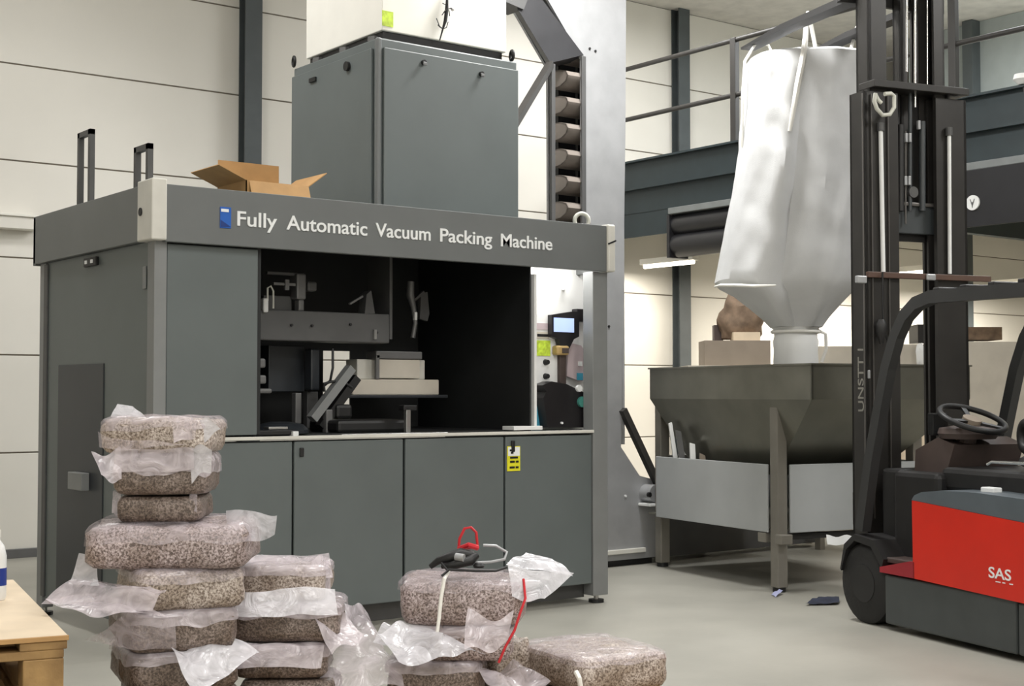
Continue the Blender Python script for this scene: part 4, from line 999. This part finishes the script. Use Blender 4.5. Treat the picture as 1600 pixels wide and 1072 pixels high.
def brick(label, r, d, z, w_, dp, h_, yaw, m='brick_pink', flaps=(), cover=None, group='vacuum-packed bricks', amp=.010):
    """r, d: centre in metres right of and ahead of the viewer; yaw in degrees from facing the viewer"""
    global NBR; NBR += 1
    rz = math.atan2(RGT.y, RGT.x) + math.radians(yaw)
    c = rd(r, d, z)
    t = thing('vacuum_packed_brick', label, 'brick', c, rz, group)
    weld(brick_block(w_, dp, h_, NBR * 3.7, amp).build('block', m, t, world=False))
    if cover:   # shrunken film over the top with a short skirt
        k, mm = cover
        e_ = 6.0; sx = w_ / 2 + .007; sy = dp / 2 + .007
        def fn(u, v):
            th = 2 * PI * u; cs, sn = math.cos(th), math.sin(th); q = (abs(cs) ** e_ + abs(sn) ** e_) ** (1 / e_)
            ux, uy = cs / q, sn / q
            lump = mnoise.noise(Vector((ux * 2.3, uy * 2.3, NBR * 1.7)))
            if v < .6:
                f = v / .6 * .93; zz = h_ + .007 + .006 * mnoise.noise(Vector((ux * f * 3, uy * f * 3, NBR)))
            else:
                s_ = (v - .6) / .4; f = min(1.0, .93 + .07 * s_ * 4) + .018 * max(0, s_ - .5) * (1 + lump); zz = h_ + .005 - k * s_ * (1 + .5 * lump) - .006 * min(1, s_ * 3)
            return Vector((ux * f * sx, uy * f * sy, zz))
        MB().sheet(fn, 64, 14).build('film_cover', mm, t, smooth=True, world=False)
    for i, fl_ in enumerate(flaps):
        pts, dd, mm, am = fl_[:4]
        ds = dd if isinstance(dd, (list, tuple)) else [dd] * 4
        quad_sheet([deep(x, y, q_) for (x, y), q_ in zip(pts, ds)], am, 6, 18, 12, NBR + i * 3.1).build('film_flap', mm, t, smooth=True, fixn=False)
    return t
# --- stack 1 (far left, tallest)
zz = base_z
low = 'brown brick in %s'
G0 = 'vacuum-packed bricks low in the stacks'
brick(low % 'the tallest left stack, lying on the pallet', -.98, 4.2, zz, .30, .38, .115, 25, 'brick_brown', group=G0); zz += .115
brick(low % 'the tallest left stack, second up from the pallet', -.98, 4.2, zz, .30, .38, .10, 25, 'brick_brown', group=G0); zz += .10
brick('brown brick in film at the foot of the tallest left stack', -1.0, 4.19, zz, .31, .40, .118, 25, 'brick_brown', [([(268, 1012), (352, 1000), (404, 1028), (300, 1085)], [3.95, 4.1, 4.1, 3.85], 'film_white', .02)], (.03, 'film')); z_s = zz + .118; zz = z_s
brick('dark-faced brick in film, second from the foot of the tallest stack', -1.0, 4.18, zz, .31, .41, .115, 25, 'brick_brown', [([(70, 932), (160, 925), (268, 960), (140, 962)], [3.95, 4.0, 3.9, 3.85], 'film', .012), ([(200, 962), (272, 968), (275, 1015), (130, 1005)], [3.9, 3.88, 3.86, 3.95], 'film_thin', .01)], (.035, 'film')); zz += .115
brick('brown brick with wide shiny film skirt under the bulging pink brick', -.98, 4.18, zz, .31, .40, .115, 25, 'brick_sand', [([(66, 935), (145, 900), (262, 912), (240, 950)], [3.95, 4.05, 3.92, 3.88], 'film', .018), ([(108, 915), (124, 868), (152, 874), (156, 918)], [4.0, 4.05, 4.02, 3.95], 'film_white', .012)], (.03, 'film_thin')); zz += .115
brick('wide bulging pinkish speckled brick in the middle of the tallest stack', -.99, 4.17, zz, .46, .36, .125, 4, 'brick_pink', [([(355, 796), (432, 802), (428, 832), (362, 858)], [4.15, 4.05, 4.02, 4.1], 'film_white', .012)], (.05, 'film_thin'), amp=.018); zz += .13
brick('small greenish-brown brick pressed between the two upper bricks and the bulging one', -1.02, 4.17, zz, .24, .26, .075, 3, 'brick_brown', [([(175, 770), (188, 768), (188, 802), (176, 804)], 4.05, 'film_thin', .008), ([(296, 765), (308, 765), (306, 802), (294, 803)], 4.05, 'film_thin', .008)]); zz += .078
brick('brown-sided brick with pink film top, second from the top of the tallest stack', -1.01, 4.16, zz, .27, .27, .115, 3, 'brick_brown', [([(142, 708), (190, 703), (188, 756), (155, 750)], [4.0, 4.02, 4.0, 3.98], 'film', .014), ([(298, 700), (334, 698), (331, 735), (300, 755)], [4.02, 4.0, 4.0, 4.02], 'film_white', .012), ([(180, 702), (302, 700), (304, 736), (178, 738)], 4.01, 'film', .005)], (.05, 'film')); zz += .118
z1top = zz
tb1 = brick('topmost pale speckled brick of the tallest stack, film corner sticking up', -1.02, 4.16, zz, .31, .27, .10, -3, 'brick_sand', [([(296, 652), (326, 656), (344, 676), (298, 700)], [4.04, 4.02, 4.02, 4.04], 'film_white', .012), ([(172, 652), (182, 632), (207, 635), (228, 652)], [4.1, 4.12, 4.12, 4.1], 'film_white', .003), ([(156, 675), (200, 690), (300, 698), (158, 702)], 3.99, 'film_thin', .008), ([(270, 652), (310, 650), (308, 682), (275, 690)], [4.0, 4.02, 4.02, 3.98], 'film_thin', .006)], (.03, 'film_thin'), amp=.014)
# --- stack 2
zz = base_z
brick(low % 'the second stack from the left, lying on the pallet', -.68, 4.38, zz, .29, .27, .10, 2, 'brick_brown', group=G0); zz += .10
brick(low % 'the second stack from the left, second up from the pallet', -.68, 4.38, zz, .29, .27, .105, 2, 'brick_brown', group=G0); zz += .107
brick('lowest brown brick in view in the second stack from the left', -.70, 4.38, zz, .28, .27, .10, 2, 'brick_brown', [([(350, 1008), (505, 1008), (500, 1042), (372, 1046)], [4.2, 4.25, 4.22, 4.18], 'film', .008)], (.03, 'film')); zz += .108
brick('brown speckled brick in the middle of the second stack from the left', -.69, 4.40, zz, .335, .30, .11, 2, 'brick_brown', [([(490, 965), (520, 930), (572, 985), (515, 1030)], [4.25, 4.4, 4.3, 4.2], 'film', .02), ([(350, 925), (525, 918), (528, 962), (345, 962)], [4.2, 4.24, 4.2, 4.18], 'film_white', .010)], (.03, 'film'), amp=.014); zz += .113
brick('topmost tan brick of the second stack from the left with clear film', -.70, 4.42, zz, .26, .25, .105, 0, 'brick_sand', [([(382, 868), (512, 866), (520, 905), (376, 895)], [4.45, 4.45, 4.38, 4.32], 'film', .008), ([(488, 872), (514, 868), (520, 922), (490, 920)], [4.34, 4.45, 4.4, 4.3], 'film', .012), ([(372, 898), (384, 893), (383, 922), (350, 940)], 4.26, 'film_thin', .01)], (.02, 'film'))
milk = quad_sheet([deep(522, 935, 4.5), deep(575, 960, 4.6), deep(640, 1075, 4.3), deep(500, 1075, 4.25)], .03, 5, 20, 16, 4).build('film_bag', 'film', None, smooth=True, fixn=False)
tag(milk, 'empty milky plastic bag slumped between the second and third brick stacks', 'plastic bag')
# --- stack 3
zz = base_z
brick(low % 'the stack carrying the test leads, lying on the pallet', -.17, 4.45, zz, .30, .27, .11, -3, 'brick_brown', group=G0); zz += .11
brick('dark brown brick at the foot of the stack carrying the meter leads', -.235, 4.46, zz, .29, .27, .13, -3, 'brick_brown', [([(585, 985), (640, 975), (760, 1022), (625, 1030)], [4.3, 4.35, 4.25, 4.2], 'film_white', .02)], (.03, 'film')); zz += .133
brick('middle brick in crumpled pinkish film under the strapped brick', -.15, 4.46, zz, .31, .27, .108, -2, 'brick_pink', [([(580, 1000), (600, 975), (700, 985), (690, 1026)], [4.3, 4.4, 4.25, 4.2], 'film_white', .03), ([(728, 962), (800, 962), (790, 1010), (725, 1022)], [4.26, 4.28, 4.26, 4.2], 'film', .02)], (.03, 'film')); zz += .11
sb = brick('strapped speckled brick on the third stack with black and red leads on it', -.15, 4.46, zz, .385, .30, .135, -2, 'brick_pink', [([(792, 880), (820, 862), (862, 872), (896, 898)], [4.35, 4.5, 4.45, 4.35], 'film_white', .008), ([(792, 880), (896, 898), (848, 940), (800, 935)], [4.35, 4.35, 4.3, 4.3], 'film_white', .010)], (.03, 'film_thin'), amp=.014)
z3top = zz + .135
MB().tube([deep(706, 885, 4.36), deep(694, 905, 4.285), deep(689, 935, 4.28), deep(686, 966, 4.27), deep(683, 990, 4.26)], [.004, .006, .006, .006, .005], 8).build('white_strap', 'bag_strap', sb, smooth=True)
MB().tube([deep(818, 905, 4.33), deep(821, 935, 4.29), deep(812, 960, 4.28), deep(804, 985, 4.27), deep(790, 1010, 4.26), deep(779, 1036, 4.25)], .004, 8).build('red_strap', 'red_wire', sb, smooth=True)
# --- stack 4
zz = base_z
brick(low % 'the short right-hand stack, lying on the pallet', .25, 4.55, zz, .30, .34, .13, 28, 'brick_sand', group=G0); zz += .133
brick('lone flat speckled brick at the right end of the front row', .26, 4.58, zz, .34, .40, .115, 30, 'brick_sand', [([(742, 1052), (800, 1032), (860, 1066), (770, 1090)], [4.35, 4.45, 4.3, 4.2], 'film', .02)], (.02, 'film_thin'), amp=.014)
sbx = MB().tube([deep(900, 1050, 4.32), deep(905, 1060, 4.30), deep(908, 1078, 4.30)], .008, 8).build('tie_strip', 'bag_strap', smooth=True); tag(sbx, 'short white tie strip at the near corner of the lone flat brick', 'strip')
cr = thing('film_crumb_bag', 'small torn bag of pale crumbs wedged between the third stack and lone brick', 'bag', rd(-.03, 4.52, base_z))
weld(brick_block(.16, .16, .27, 77, .02).build('crumbs', 'brick_sand', cr, world=False)); cr.location = rd(-.035, 4.62, base_z)
# ================================================================== METER LEADS on the third stack
ml = thing('test_leads', 'bundle of black clips with red loop and grey lead lying on strapped brick', 'leads', rd(-.18, 4.42, z3top))
zt_ = z3top + .012
def on3(px, py, lift=0.0): return onZ(px, py, zt_) + UPZ * lift
MB().tube([deep(716, 862, 4.42), deep(718, 842, 4.42), deep(726, 826, 4.42), deep(736, 824, 4.42), deep(744, 832, 4.42), deep(746, 852, 4.42), deep(738, 856, 4.40), deep(722, 857, 4.40)], .0045, 8).build('red_loop', 'red_wire', ml, smooth=True)
MB().tube([deep(718, 858, 4.40), deep(732, 852, 4.38), deep(746, 856, 4.40)], .009, 8).build('red_grip', 'red_wire', ml, smooth=True)
MB().tube([deep(755, 852, 4.45), deep(775, 853, 4.45), deep(792, 863, 4.45), deep(788, 874, 4.42), deep(768, 878, 4.38), deep(735, 880, 4.36)], .0045, 8).build('grey_lead', 'galvanised', ml, smooth=True)
MB().tube([deep(672, 886, 4.36), deep(685, 876, 4.36), deep(700, 872, 4.35), deep(720, 866, 4.36), deep(740, 868, 4.36)], [.008, .012, .016, .020, .012], 10).build('black_clip', 'black', ml, smooth=True)
MB().tube([deep(690, 886, 4.34), deep(712, 882, 4.33), deep(735, 876, 4.34), deep(745, 868, 4.36)], [.006, .014, .016, .01], 10).build('black_clip', 'black', ml, smooth=True)
MB().tube([deep(690, 880, 4.34), deep(700, 892, 4.30), deep(690, 900, 4.29)], .004, 8).build('black_lead', 'black', ml, smooth=True)
MB().tube([deep(700, 890, 4.31), deep(740, 892, 4.31), deep(775, 892, 4.32), deep(792, 886, 4.34)], .004, 8).build('black_lead', 'black', ml, smooth=True)
c = deep(748, 884, 4.34); MB().lathe(c, [(.016, -.006), (.018, 0), (.012, .008)], 14).build('clip_button', 'black', ml, smooth=True)
MB().cyl(deep(712, 870, 4.33), deep(725, 872, 4.32), .012, 12).build('clip_jaw', 'galvanised', ml, smooth=True)
